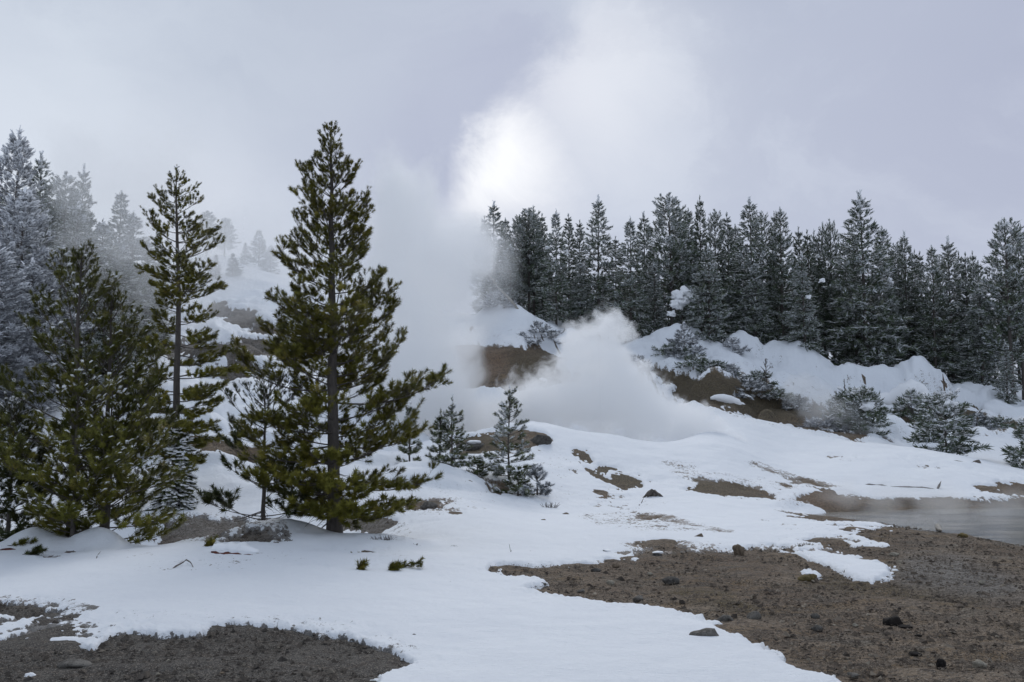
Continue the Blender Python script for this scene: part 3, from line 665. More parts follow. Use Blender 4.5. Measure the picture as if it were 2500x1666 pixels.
tree('young_pine', 'yellow-green young pine spreading over the snow on the right of the left cluster', 'pine tree', tree_meshes('young_pine_b', d, M_YPINE), l)
l = at(20, 1336, 24.8); H = height_to(15, 985, 24.8, l[2])
d = conifer(35, H, 1.4, lambda t_: np.interp(t_, [0, .3, .7, .9, 1], [1, .95, .7, .4, .1]), (5, 22, 50), (32, 52, 70), dens=1.0, whorl=.26, nper=6, tuft=T_NEAR, tlen=.16, tsp=.10, sub=.36, snow=.28, snow_size=.085, crown0=.05, trunk_r=.05, level3=False, lead=.25)
tree('bushy_pine', 'low bushy pine cut by the left edge of the view', 'pine tree', tree_meshes('bushy_pine', d, M_DPINE), l)

# saplings in the middle of the view
def sapling(name, label, u, vb, vt, Y, R, seed, snow=.35, mat=None, lead=.8, prof=None, lean=(0, 0), whorl=.26, e=((-5, 15, 35), (12, 30, 50)), tuft=T_MID, ts=.11, nper=5, snow_size=.10, gaps=.1, cat='sapling', group=None, trunk_r=.03, dens=.85):
    x, _ = to_xy(u, vb, Y); z = gz(x, Y); H = max(height_to(u, vt, Y, z), (vb - vt) * Y / FPX * .8, .5); lead = min(lead, H * .5); whorl = min(whorl, H * .2)
    d = conifer(seed, H, R, prof or (lambda t_: np.interp(t_, [0, .15, .5, .72, .8, 1], [.9, 1, .55, .30, .14, .04])), e[0], e[1], dens=dens, whorl=whorl, nper=nper, tuft=tuft, tlen=.15, tsp=ts, sub=.38, snow=snow, snow_size=snow_size,
                crown0=.06, trunk_r=trunk_r, lead=lead, gaps=gaps, lean=lean)
    return tree(name, label, cat, tree_meshes(name + str(seed), d, mat or M_FROST), (float(x), float(Y), z), group)
M_SAP = foliage_mat('sapling_needles', (0.052, 0.064, 0.030), (0.120, 0.138, 0.062), (0.24, 0.25, 0.15), dust=.15)
sapling('sapling', 'snow-dusted sapling with a long bare leader, nearest on the left below the steam', 1103, 1172, 965, 38.6, .66, 51, .42, M_SAP, lead=.9)
sapling('sapling', 'second smaller leader sprouting beside the left snow-dusted sapling', 1073, 1165, 998, 39.0, .55, 52, .42, M_SAP, lead=.7)
sapling('sapling', 'snow-dusted sapling with a cross-shaped tip, in front of the dark rocks below the steam', 1243, 1178, 940, 38.2, .80, 53, .45, M_SAP, lead=.55, prof=lambda t_: np.interp(t_, [0, .12, .5, .72, .8, .83, .88, 1], [.85, 1, .70, .50, .15, .1, .26, .04]))
sapling('low_shrub', 'low twiggy grey shrub in the snow right of the cross-tipped sapling', 1312, 1190, 1140, 37.2, .55, 54, .35, M_FROST, lead=.1, cat='shrub')
sapling('low_shrub', 'low snowy pine shrub between the two snow-dusted saplings', 1165, 1178, 1125, 38.0, .5, 55, .5, M_SAP, lead=.1, cat='shrub')
sapling('low_shrub', 'ragged low pine shrub in front of the cross-tipped sapling', 1265, 1196, 1155, 37.0, .6, 56, .5, M_SAP, lead=.1, cat='shrub')
sapling('sapling', 'faint thin sapling just right of the tallest pine, against the steam', 1000, 1120, 985, 41.0, .45, 57, .45, M_SAP, lead=.5)
E2 = ((-12, 0, 25), (0, 12, 40))
sapling('snowy_pine', 'rounded snow-speckled young pine alone on the snow at the right, a dark stub behind', 2312, 1125, 972, 60, 1.75, 61, .5, M_FAR, lead=.2, e=E2, tuft=T_FARs, ts=.24, snow_size=.22, cat='pine tree', prof=lambda t_: np.interp(t_, [0, .2, .6, .85, 1], [.7, 1, .9, .6, .2]), trunk_r=.07, whorl=.26)
sapling('snowy_pine', 'young pine with a snow clump near its tip, in the dark gully on the right', 2115, 1080, 948, 66, 1.5, 62, .38, M_FAR, lead=.4, e=E2, tuft=T_FARs, ts=.24, snow_size=.22, cat='pine tree', prof=lambda t_: np.interp(t_, [0, .2, .6, .85, 1], [.85, 1, .8, .45, .1]), trunk_r=.06, whorl=.28)
sapling('snowy_pine', 'ragged young pine left of the one with the snow clump, in the dark gully', 2070, 1040, 955, 68, 1.4, 63, .38, M_FAR, lead=.2, e=E2, tuft=T_FARs, ts=.24, snow_size=.22, cat='pine tree', prof=lambda t_: np.interp(t_, [0, .2, .6, .85, 1], [.85, 1, .8, .45, .1]), trunk_r=.05, whorl=.28)
sapling('snowy_pine', 'snowy young pine cut by the right edge of the view', 2508, 1142, 1030, 57, 1.15, 64, .45, M_FAR, lead=.2, e=E2, tuft=T_FARs, ts=.24, snow_size=.2, cat='pine tree', trunk_r=.05, whorl=.28)
sapling('sapling', 'small frosted sapling standing on the bank above the brown channel', 1672, 924, 816, 80, 1.5, 65, .5, M_FROST, lead=.6, e=E2, tuft=T_FARs, ts=.2, snow_size=.2, trunk_r=.05, whorl=.32, dens=.8)
sapling('leaning_pine', 'frosted pine bent towards the brown cone, on the bank behind the steam', 1330, 850, 790, 80, 2.0, 66, .45, M_FROST, lead=.2, e=E2, tuft=T_FARs, ts=.2, snow_size=.22, cat='pine tree', trunk_r=.06, whorl=.3, lean=(-.35, 0), dens=.8)
sapling('frosted_shrub', 'frosted shrub among the snow pillows right of the white puff', 1530, 922, 885, 70, .9, 67, .4, M_RIME, lead=.1, e=E2, tuft=T_FARs, ts=.2, snow_size=.2, cat='shrub', dens=.8)
sapling('frosted_shrub', 'frosted shrub half buried on the bank near the dead sapling', 1790, 900, 855, 82, 1.2, 68, .5, M_RIME, lead=.1, e=E2, tuft=T_FARs, ts=.2, snow_size=.25, cat='shrub', dens=.8)
sapling('frosted_shrub', 'snow-crusted shrub hanging over the brown gully wall', 1830, 1000, 955, 73, 1.7, 69, .45, M_FROST, lead=.1, e=E2, tuft=T_FARs, ts=.2, snow_size=.25, cat='shrub', dens=.8)
sapling('frosted_shrub', 'pale frosted shrub in the wisp of steam on the right slope', 2010, 1050, 1022, 67, 1.6, 70, .6, M_RIME, lead=.1, e=E2, tuft=T_FARs, ts=.2, snow_size=.22, cat='shrub', dens=.8)
sapling('frosted_shrub', 'dark shrub capped with snow beside the big snow-buried log', 2225, 1000, 955, 74, 1.4, 71, .5, M_FAR, lead=.1, e=E2, tuft=T_FARs, ts=.2, snow_size=.28, cat='shrub', dens=.8)
SH = [(1560,905,875,78,'frosted shrub on the snow shelf just right of the white puff'),(1700,930,900,76,'dark low shrub on the upper lip of the brown channel'),(1745,955,925,75,'snow-dabbed shrub in the middle of the brown channel'),
 (1785,985,945,74,'snow-dabbed shrub beside the short slanting snow roll'),(1850,985,950,75,'tangle of dark twigs at the foot of the dead sapling'),(1900,1010,968,74,'snow-dabbed shrub on the right wall of the brown gully'),
 (1945,1020,985,73,'low dark shrub between the gully wall and the wisp of steam'),(2160,1035,1000,70,'dark shrub at the lower right end of the gully'),(2250,1040,1005,72,'low dark shrub under the snow-buried log'),
 (2385,1045,1012,72,'brown shrub on the bare patch right of the rounded pine'),(2430,1050,1028,72,'low brown shrub at the right end of the bare patch'),(1640,905,880,80,'tiny shrub left of the frosted sapling on the bank')]
for i_, (u_, vb_, vt_, Y_s, lb_) in enumerate(SH):
    sapling('snowy_shrub', lb_, u_, vb_, vt_, Y_s, .9 + .25 * (i_ % 3), 200 + i_, .4, (M_FAR, M_FROST)[i_ % 3 == 0], lead=.1, e=E2, tuft=T_FARs, ts=.22, snow_size=.22, cat='shrub', dens=.8, trunk_r=.03)
sapling('frosted_shrub', 'frosted shrub left of the brown cone, edge of the main steam', 1215, 800, 760, 84, 1.6, 72, .6, M_RIME, lead=.1, e=E2, tuft=T_FARs, ts=.2, snow_size=.25, cat='shrub', dens=.8)

# ================================================================== forest
fp = lambda a: (lambda t_: np.interp(t_, [0, .12, .3, .6, .85, .95, 1], a))
VAR = []
specs = [ # profile, base elev, tip elev, crown0, snow, material, R
 (fp([.7, 1, .92, .58, .26, .11, .01]), (-24, -8, 8), (-14, 8, 28), .05, .42, M_FAR, 2.3),
 (fp([.5, .8, .95, .65, .28, .12, .02]), (-15, 0, 15), (-5, 12, 32), .14, .34, M_FAR, 2.0),
 (fp([.6, .9, 1, .60, .24, .09, .01]), (-26, -12, 4), (-16, 4, 22), .10, .55, M_FAR, 2.4),
 (fp([.4, .7, .95, .85, .52, .26, .05]), (-5, 8, 22), (6, 22, 38), .24, .26, M_FAR, 2.1),
 (fp([.6, .9, 1, .60, .28, .12, .02]), (-20, -6, 8), (-8, 10, 28), .08, .26, M_FAR, 1.5),
 (fp([.8, 1, .92, .52, .19, .08, .01]), (-30, -15, 2), (-20, 0, 20), .04, .60, M_FAR, 2.0),
 (fp([.3, .6, .9, .85, .45, .22, .04]), (-8, 4, 18), (0, 16, 34), .28, .28, M_FAR, 1.7),
 (fp([.6, .9, 1, .7, .32, .14, .04]), (-20, -5, 20), (-8, 10, 45), .04, .85, M_RIME, 2.6)]
for i, (pf, eb, et, c0, sn_, mt, R_) in enumerate(specs):
    d = conifer(100 + i, 12.0, R_, pf, eb, et, dens=.62, whorl=.40, nper=5.5, tuft=T_FARs, tlen=.30, tsp=.28, sub=.40, snow=sn_ * 1.5, snow_size=.26, crown0=c0, trunk_r=.15,
                lump=False, bsides=3, gaps=.12, lead=.8, dead_low=22, bare_in=.1, Lvar=.35)
    VAR.append(tree_meshes('forest_tree_%d' % i, d, mt))
def forest_tree(u, vt, Y, var, label, group=None, width=1.0, name='forest_pine', vb=None, dz=0.0):
    x, _ = to_xy(u, 900, Y); z = gz(x, Y) - .1 + dz; H = max(height_to(u, vt, Y, z), 2.5); k = H / 12.0
    return tree(name, label, 'conifer', VAR[var], (float(x), float(Y), z), group, rng.uniform(0, 6.28), (k ** .6 * width * .80, k ** .6 * width * .80, k))
rng = random.Random(5)
FT = [ # u, v_top, Y, variant, width, label
 (1204,499,90,0,1.15,'pointed snow-dusted conifer at the left end of the forest, its tip against the bright cloud'),
 (1183,530,92,4,1.0,'pale hazy conifer half lost in the steam at the left end of the forest'),
 (1231,536,96,1,1.0,'short conifer filling the gap right of the leftmost pointed tip'),
 (1268,526,93,3,1.0,'conifer with a blunt tip, left shoulder of the twin-topped clump'),
 (1291,510,92,3,1.1,'left of the twin tops in the dense dark clump behind the steam'),
 (1303,508,94,6,1.1,'right of the twin tops in the dense dark clump behind the steam'),
 (1324,525,95,4,1.0,'slender conifer on the right shoulder of the twin-topped clump'),
 (1360,515,87,2,0.85,'conifer on a bare straight trunk holding two big clods of snow'),
 (1390,526,94,4,1.0,'narrow spire right of the conifer with the snow clods'),
 (1419,540,96,4,1.0,'small spire in the dip left of the tall pointed conifer'),
 (1463,487,88,0,1.1,'tall pointed conifer directly behind the left side of the white puff'),
 (1505,580,97,4,1.0,'lowest tip in the dip right of the tall pointed conifer'),
 (1544,533,87,2,1.0,'snow-streaked conifer directly above the right side of the white puff'),
 (1578,525,95,0,1.0,'dark spire just left of the massive blunt-topped pine'),
 (1640,476,90,3,1.35,'massive blunt-topped pine, the broadest crown in the middle of the forest'),
 (1668,494,93,6,1.1,'shoulder crown joined to the right of the massive blunt-topped pine'),
 (1687,512,95,1,1.0,'dark conifer between the massive blunt pine and the thin spire'),
 (1715,482,93,4,.9,'thin airy spire right of the massive blunt-topped pine'),
 (1754,514,95,3,.8,'dense narrow top right of the thin airy spire'),
 (1783,524,93,4,1.0,'ragged tip left of the middle pair of spires'),
 (1800,552,96,1,1.0,'low crown tucked left of the sharp black-green spire'),
 (1842,491,89,0,1.2,'sharp tall spire with dense dark crown left of centre in the right half'),
 (1868,519,91,3,.8,'dark blunt crown pressed against the right of the sharp tall spire'),
 (1899,521,94,4,.9,'left tip of a forked pair of spires'),
 (1913,512,90,1,1.1,'right tip of a forked pair of spires'),
 (1958,558,93,4,1.0,'short tip first right of the forked pair'),
 (1980,566,92,4,.9,'short tip second right of the forked pair'),
 (1998,567,96,6,.8,'narrow tip behind the snow ball caught in the branches'),
 (2016,549,95,6,.9,'slim conifer left of the club-shaped narrow top'),
 (2038,538,93,3,.62,'club-shaped narrow top left of the highest spire on the right'),
 (2070,588,94,1,1.0,'lower crown at the left foot of the highest spire on the right'),
 (2092,545,91,4,1.0,'secondary tip on the left flank of the highest spire on the right'),
 (2117,478,88,0,1.45,'highest and widest spire of the right half, snow on its drooping skirts'),
 (2165,556,92,1,1.2,'crown leaning on the right flank of the highest spire'),
 (2203,594,95,3,.9,'rounded crown left of the small fir-like spire'),
 (2219,573,91,0,.9,'small fir-like spire halfway between the highest spire and the right edge'),
 (2243,613,95,4,.9,'low thin tip right of the small fir-like spire'),
 (2257,618,96,4,.9,'lowest thin tip in the saddle near the right'),
 (2284,604,88,1,1.0,'open conifer with its trunk visible through the crown, right of the saddle'),
 (2305,628,94,3,.8,'low round crown right of the open conifer'),
 (2327,588,90,0,1.2,'broad dark triangular conifer left of the right-edge tree'),
 (2352,618,94,4,.9,'small tip on the right slope of the broad triangular conifer'),
 (2369,620,93,4,.9,'twin small tip, left one, before the tall tree at the right edge'),
 (2386,617,95,4,.9,'twin small tip, right one, before the tall tree at the right edge'),
 (2403,640,92,1,1.0,'low snow-speckled conifer at the left foot of the right-edge tree'),
 (2472,536,84,3,1.35,'tall billowing pine cut near the right edge of the view'),
 (2498,562,86,6,1.2,'dark crown standing at the very right edge'),
 (1737,602,84,2,1.1,'reddish-stemmed snow-streaked conifer in front of the forest above the frosted sapling'),
 (1967,618,84,5,1.15,'pale snow-draped conifer standing forward of the forest, its skirts nearly on the snow'),
 (2456,836,80,5,.9,'short snow-speckled fir in front of the forest near the right edge'),
 (2180,690,90,2,1.0,'snow-dusted conifer below the right flank of the highest spire'),
 (2400,700,86,2,1.2,'wide snow-dusted conifer filling the space left of the right-edge pine'),
 (1600,640,88,5,1.0,'snowy conifer between the white puff and the snow-capped broken pine'),
 (1690,760,86,3,.8,'dark low pine carrying a large cap of clotted snow'),
 (1245,600,88,2,1.0,'frost-hung conifer in the thin steam above the fallen leaning trunk'),
 (1850,640,87,2,1.0,'snow-streaked conifer below the sharp tall spire'),
 (1420,640,88,2,1.0,'snow-bent conifer left of the foot of the tall pointed conifer')]
for u, vt, Y, va, wd, lab in FT: forest_tree(u, vt, Y, va, lab, None, wd)
# the darker ranks behind, no tip of their own against the sky
k = 0
for Yr, n in ((100, 26), (108, 22)):
    for i in range(n):
        u = 1190 + (2560 - 1190) * (i + rng.uniform(.2, .8)) / n
        lim = np.interp(u, [1180, 1300, 1500, 1650, 1750, 1860, 1960, 2060, 2110, 2200, 2300, 2400, 2480, 2600], [590, 570, 620, 560, 580, 570, 610, 610, 580, 640, 660, 670, 600, 600])
        forest_tree(u, lim + rng.uniform(40, 110), Yr + rng.uniform(-3, 3), rng.choice([0, 1, 3, 4, 6]), 'dark conifer deep inside the forest on the right, behind the front trees', 'conifers deep in the right-hand forest', rng.uniform(1.0, 1.4))
# left hillside trees
LT = [
 (12,322,56,7,1.0,'tallest rime-whitened conifer at the upper left corner of the forest'),
 (78,382,62,0,1.0,'dark sharp conifer rising behind the rimed trees at the left'),
 (140,425,64,3,1.2,'broad blunt conifer on the left slope, steam drifting at its right'),
 (182,412,66,0,.9,'faint conifer tip dissolving in steam on the left slope'),
 (40,470,50,7,1.3,'rime-white drooping tree at the left edge in front of the dark conifers'),
 (95,520,56,2,1.2,'frost-grey conifer just right of the rime-white drooping tree'),
 (170,500,60,2,1.4,'dense snow-flecked conifer in the middle of the left slope'),
 (235,540,62,2,1.3,'snow-flecked conifer on the left slope above the dark left cluster'),
 (290,600,64,5,1.3,'snow-flecked conifer at the right end of the left slope, left of the slim pine'),
 (340,660,66,5,1.2,'pale conifer low behind the slim open pine, half in steam'),
 (250,640,57,5,1.2,'snow-covered conifer directly above the second pine of the left cluster'),
 (-20,600,46,7,1.3,'rimed tree cut by the left edge, halfway up'),
 (60,640,48,7,1.1,'rimed lower tree between the left edge and the left cluster'),
 (140,600,53,5,1.1,'snow-crusted conifer right behind the top of the left cluster'),
 (390,720,68,5,1.0,'small snow-caked conifer behind the middle of the slim open pine'),
 (310,520,66,2,1.2,'frosted conifer rising between the left cluster and the slim pine'),
 (350,585,68,5,1.1,'frosted conifer close behind the left boughs of the slim pine'),
 (275,470,70,1,1.2,'dim conifer fading into the steam above the left slope'),
 (210,660,56,5,1.2,'snow-crusted conifer just above the lower top of the left cluster'),
 (330,760,60,5,1.0,'small snow-crusted conifer right of the left cluster'),
 (110,690,52,5,1.2,'snow-crusted conifer seen through the boughs of the left cluster'),
 (0,700,52,5,1.2,'snow-hung conifer at the left edge above the bare snow patch')]
for u, vt, Y, va, wd, lab in LT: forest_tree(u, vt, Y, va, lab, None, wd)
for i in range(16):
    u = -120 + 520 * (i + rng.uniform(.2, .8)) / 16
    forest_tree(u, np.interp(u, [-120, 0, 80, 180, 300, 420], [400, 420, 450, 470, 620, 740]) + rng.uniform(20, 80), rng.uniform(70, 84), rng.choice([0, 1, 3]), 'dark conifer behind the snow-flecked front trees of the left slope', 'conifers deep on the left slope', 1.3)
BT = [
 (495,516,118,3,1.4,'taller of two hazy rounded pines far behind the slim pine'),
 (540,533,118,3,1.3,'lower of two hazy rounded pines far behind the slim pine'),
 (465,545,120,4,1.0,'hazy thin spire left of the two rounded far pines'),
 (590,592,104,4,1.0,'hazy thin spire right of the two rounded far pines'),
 (625,562,108,1,1.3,'faint wide pine in the mist just left of the tallest pine'),
 (560,640,94,2,1.0,'snowy far conifer low between the hazy pines'),
 (520,650,92,5,1.0,'small snow-covered far conifer on the misty ledge'),
 (450,620,93,2,1.0,'misty conifer behind the right boughs of the slim pine'),
 (655,600,104,0,1.2,'misty pine partly hidden by the tallest pine')]
for u, vt, Y, va, wd, lab in BT: forest_tree(u, vt, Y, va, lab, None, wd, 'distant_pine')

#@@PART3

# ================================================================== stones, wood and small growth lying about
def rock_mat(name, c1, c2):
    m_, t, b, _ = material(name); pos = t.node('ShaderNodeTexCoord').outputs['Object']
    rnd = t.node('ShaderNodeObjectInfo').outputs['Random']
    a = t.noise(pos, 9, 5, .7); f = t.noise(pos, 45, 3, .7)
    cl = t.mix(t.mr(a, .35, .65), c1, c2); cl = t.mix(t.m('MULTIPLY', t.mr(f, .52, .68), .6), cl, (0.035, 0.032, 0.03))
    t.put(b.inputs['Base Color'], cl); b.inputs['Roughness'].default_value = .9; bump(t, b, t.m('ADD', a, t.m('MULTIPLY', f, .4)), .9, .03); return m_
M_ROCK = rock_mat('grey_stone', (0.085, 0.078, 0.070), (0.190, 0.178, 0.160))
M_RBROWN = rock_mat('brown_stone', (0.110, 0.084, 0.062), (0.230, 0.180, 0.130))
M_RDARK = rock_mat('dark_stone', (0.050, 0.046, 0.042), (0.125, 0.118, 0.108))
M_RPALE = rock_mat('pale_stone', (0.200, 0.180, 0.145), (0.340, 0.310, 0.255))
M_CHAR = rock_mat('charred_wood', (0.006, 0.005, 0.005), (0.020, 0.016, 0.014))
M_RED = rock_mat('red_needle_litter', (0.060, 0.016, 0.012), (0.150, 0.045, 0.030))
M_WOOD = rock_mat('weathered_wood', (0.070, 0.060, 0.052), (0.200, 0.175, 0.155))
M_PWOOD = rock_mat('bleached_wood', (0.220, 0.200, 0.170), (0.480, 0.460, 0.430))
M_STRAW = rock_mat('dry_grass', (0.090, 0.070, 0.028), (0.200, 0.155, 0.070))
import bmesh
from mathutils import noise as mn
def rock_mesh(seed, w, d, h, mat, rough=.32, sub=3, angular=.5):
    bm = bmesh.new(); bmesh.ops.create_icosphere(bm, subdivisions=sub, radius=1)
    off = Vector((seed * 7.31, seed * 3.7, seed * 1.9)); r = random.Random(seed)
    planes = [(Vector((r.uniform(-1, 1), r.uniform(-1, 1), r.uniform(-.3, 1))).normalized(), r.uniform(.55, .85)) for _ in range(7)]
    for v_ in bm.verts:
        p = v_.co.copy()
        for n_, k_ in planes:
            q = p.dot(n_) - k_
            if q > 0: p -= n_ * q * angular
        p *= 1 + rough * mn.noise(p * 1.3 + off) + rough * .4 * mn.noise(p * 3.7 + off)
        v_.co = Vector((p.x * w / 2, p.y * d / 2, p.z * h / 2))
    me = bpy.data.meshes.new('stone'); bm.to_mesh(me); bm.free(); me.materials.append(mat)
    for p_ in me.polygons: p_.use_smooth = True
    return me
def rock(u, v, wpx, mat, label, hr=.5, dr=.8, name='stone', cat='stone', sink=.40, seed=None, rot=None, cap=0, tilt=0):
    q = hit(u, v + wpx * hr * .25); w_ = wpx / FPX * q[1]; h_ = w_ * hr * 1.15
    sd_ = seed or int(u * 3 + v); o = link(name, rock_mesh(sd_, w_, w_ * dr, h_, mat), None, (q[0], q[1] + w_ * dr * .2, q[2] + h_ * (.5 - sink)))
    o.rotation_euler = (0, tilt, rot if rot is not None else random.Random(sd_).uniform(-.5, .5)); tag(o, label, cat)
    if cap:
        c_ = link('snow_cap', rock_mesh(sd_ + 5, w_ * cap, w_ * dr * cap, h_ * .35, M_LOAD, .25), o, (w_ * .1, 0, h_ * .42)); 
    return o
R = rock
R(1722,1556,88,M_ROCK,'largest grey stone, long and humped, on the snow beside the gravel edge',.42,.6,'boulder','boulder',.34,rot=-.35)
R(1659,1543,30,M_ROCK,'low rounded grey stone just left of the largest one',.45)
R(1670,1527,20,M_ROCK,'thin flat grey stone behind the low rounded one',.22)
R(1580,1519,34,M_RBROWN,'flat brownish stone on the snow left of the grey pair',.32)
R(1529,1494,20,M_RBROWN,'small brown stone just inside the snow below the gravel edge',.45)
R(1471,1478,20,M_RBROWN,'small flat stone poking through the snow at the gravel border',.3)
R(1381,1476,11,M_RDARK,'tiny dark stone alone on the snow under the gravel tongue',.4)
R(1455,1393,24,M_RDARK,'blue-grey stone in the upper part of the gravel tongue',.6)
R(1504,1380,18,M_RBROWN,'brown stone touching the upper snow edge of the gravel tongue',.7)
R(1490,1424,22,M_RPALE,'yellowish stone in the middle of the gravel tongue',.55)
R(1641,1420,50,M_RDARK,'broad dark flat stone in the gravel below the snowy ledge',.38)
R(1587,1402,15,M_RPALE,'small tan stone left of the broad dark flat stone',.5)
R(1558,1462,30,M_ROCK,'grey-brown slab lying in the rusty gravel',.5)
R(1419,1444,22,M_ROCK,'low grey stone near the tip of the snow finger',.4)
R(1323,1427,24,M_ROCK,'half-snowed stone at the end of the snow finger',.4,cap=.6)
R(1011,1560,28,M_RDARK,'dark angular stone on the open snow, lowest of three',.75)
R(1009,1537,26,M_RBROWN,'thin tilted brown stone, middle of three on the open snow',.38,tilt=.25)
R(1014,1526,13,M_RDARK,'smallest and farthest of three stones on the open snow',.5)
R(948,1563,11,M_RDARK,'dark pebble left of the three stones on the snow',.4)
R(1511,1561,34,M_RDARK,'dark half-buried stone in a dent in the snow',.42)
R(1500,1546,16,M_ROCK,'small stone behind the half-buried one in the snow dent',.45)
R(1327,1273,16,M_RBROWN,'round brown stone alone on the upper snow field',.7)
R(1365,1342,17,M_RBROWN,'round brown stone on the snow above the gravel tongue',.6)
R(1805,1346,34,M_RBROWN,'blocky brown boulder standing at the snow edge',.85,.8,'boulder','boulder',.34)
R(1758,1332,20,M_RBROWN,'brown stone left of the blocky brown boulder',.55)
R(1706,1312,22,M_RBROWN,'pointed brown slab sticking up from the snow',1.0,.3,tilt=.5)
R(1793,1302,16,M_RBROWN,'rust-coloured stone in the snow above the blocky boulder',.6)
R(1917,1295,25,M_RDARK,'low dark stone, flat as a fin, on the white snow tongue',.3)
R(1773,1513,40,M_ROCK,'rounded grey stone in the gravel by a dark hollow',.55)
R(1841,1506,38,M_ROCK,'pale-grey rounded stone right of the dark hollow in the gravel',.75)
R(1991,1505,22,M_RDARK,'blue-dark stone in the middle of the wide gravel',.7)
R(1997,1535,30,M_RDARK,'dark red-brown stone below the blue-dark one',.5)
R(2089,1528,14,M_RPALE,'small whitish stone in the wide gravel',.6)
R(2185,1354,26,M_RPALE,'pale flat stone at the tip of the patchy snow',.4)
R(2398,1422,16,M_RPALE,'pale stone on the grey sinter at the right',.5)
R(2425,1302,34,M_RBROWN,'low brown hump on the pool shore near the right edge',.5)
R(2441,1320,11,M_RDARK,'small dark stone below the brown hump on the pool shore',.6)
R(1879,1618,13,M_RDARK,'dark pebble on the snow at the bottom, right of the middle',.5)
R(1706,1659,14,M_RBROWN,'brown pebble near the bottom edge on the snow',.4)
R(2394,1622,38,M_RPALE,'pale stone with a dark hollow beneath, lower right gravel',.55)
R(2085,1650,30,M_ROCK,'grey stone in the gravel cut by the bottom edge',.5)
R(2300,1622,30,M_CHAR,'round black charred lump in the lower right gravel',.8,name='charred_lump',cat='charred wood')
R(2235,1598,34,M_CHAR,'narrow black charred piece left of the round black lump',.3,name='charred_lump',cat='charred wood',rot=-.6)
R(2180,1518,46,M_CHAR,'large jagged black charred piece in the wide gravel',.55,name='charred_lump',cat='charred wood',rot=-.5)
R(2212,1532,34,M_CHAR,'black charred sliver trailing right from the large jagged one',.3,name='charred_lump',cat='charred wood',rot=-.7)
R(2244,1553,18,M_CHAR,'smallest black charred crumb on the wide gravel',.3,name='charred_lump',cat='charred wood')
R(181,1624,92,M_ROCK,'large flat greenish-grey stone in the dark gravel, bottom left',.30,.7,'boulder','boulder',.42)
R(72,1652,28,M_LOAD,'lump of leftover snow on the dark gravel, bottom left corner',.5,name='snow_lump',cat='snow lump')
R(446,1354,18,M_ROCK,'grey stone on the shaded snow between the pines',.5)
R(800,1414,9,M_RDARK,'dark pebble on the snow right of the tallest pine',.5)
R(410,1614,11,M_RPALE,'tan pebble in the dark gravel, bottom left',.6)
R(343,1626,10,M_RPALE,'pale pebble right of the large flat greenish stone',.6)
R(385,1647,12,M_RPALE,'pinkish pebble near the bottom edge in dark gravel',.5)
R(542,1644,16,M_RBROWN,'flat brown pebble in the dark gravel, farther right',.4)
R(1435,1262,32,M_ROCK,'flat slab at the head of the sooty snow patch',.3)
R(1384,1258,22,M_RBROWN,'wedge-shaped brown stone left of the flat slab on upper snow',.6,tilt=.4)
R(1355,1263,16,M_RDARK,'thin dark stone first in the row on upper snow',.3)
R(1622,1261,16,M_RBROWN,'small brown stone under the snow-free streak',.45)
R(1318,1078,62,M_RDARK,'dark rock outcrop behind the cross-tipped sapling, at the steam edge',.55,.8,'rock_outcrop','rock')
R(1150,1092,70,M_RDARK,'low dark outcrop between the two snow-dusted saplings',.4,.8,'rock_outcrop','rock',cap=.5)
R(1045,1235,44,M_ROCK,'grey rock under a lip of snow, right of the tallest pine',.5,.8,'rock_outcrop','rock')
R(1322,938,44,M_RPALE,'pale rugged block at the foot of the brown cone',.7,.8,'rock_outcrop','rock',cap=.5)
R(1298,948,26,M_RPALE,'smaller pale block left of the rugged one by the cone',.7,.8,'rock_outcrop','rock',cap=.4)
R(2225,1010,50,M_RDARK,'dark rock face beneath the snow-buried log',.6,.8,'rock_outcrop','rock')
R(2300,1020,40,M_RDARK,'dark rock hidden behind the rounded snow-speckled pine',.7,.8,'rock_outcrop','rock')
R(1480,1350,26,M_RDARK,'dark stone under a curl of snow at the gravel head, left one',.5,cap=.8)
R(1605,1357,36,M_RDARK,'dark stone wearing a curl of snow on the gravel ledge',.5,cap=.8)

# gravel: countless pebbles on the bare ground
rs = np.random.RandomState(9); n = 95000
yy = np.exp(rs.uniform(np.log(9.2), np.log(33), n)); xx = rs.uniform(-.58, .58, n) * yy
zz = full_z(xx, yy); uu, vv = project(xx, yy, zz); bb = sample(bare, uu, vv); ok = (rs.rand(n) < smooth(.35, .8, bb)) & (sample(poolm, uu, vv) < .3)
ok |= (rs.rand(n) < .14 * smooth(.25, .6, sample(thin, uu, vv)))
xx, yy, zz, bb = xx[ok], yy[ok], zz[ok], bb[ok]
bm = bmesh.new(); bmesh.ops.create_icosphere(bm, subdivisions=1, radius=.5); bv_ = np.array([v_.co[:] for v_ in bm.verts]); bf_ = np.array([[v_.index for v_ in f_.verts] for f_ in bm.faces]); bm.free()
bv_ = bv_[:]; n = len(xx); sz = .012 * (1 / (1 - rs.rand(n) * .985)) ** .55; sz = np.clip(sz * (yy / 14) ** .35, .012, .12)
octv = np.array([(.5, 0, 0), (0, .5, 0), (-.5, 0, 0), (0, -.5, 0), (0, 0, .5), (.2, .25, .42)]); octf = np.array([(0, 1, 5), (1, 2, 5), (2, 4, 5), (0, 5, 4), (2, 3, 4), (3, 0, 4)])
jit = octv[None] + rs.normal(0, .09, (n, 6, 3)); aa = rs.uniform(0, 6.28, n); ca, sa = np.cos(aa)[:, None], np.sin(aa)[:, None]
s3 = sz[:, None] * rs.uniform(.7, 1.4, (n, 3)) * np.array([1, 1, .7])
lx, ly, lz = [jit[:, :, i] * s3[:, i:i + 1] for i in range(3)]
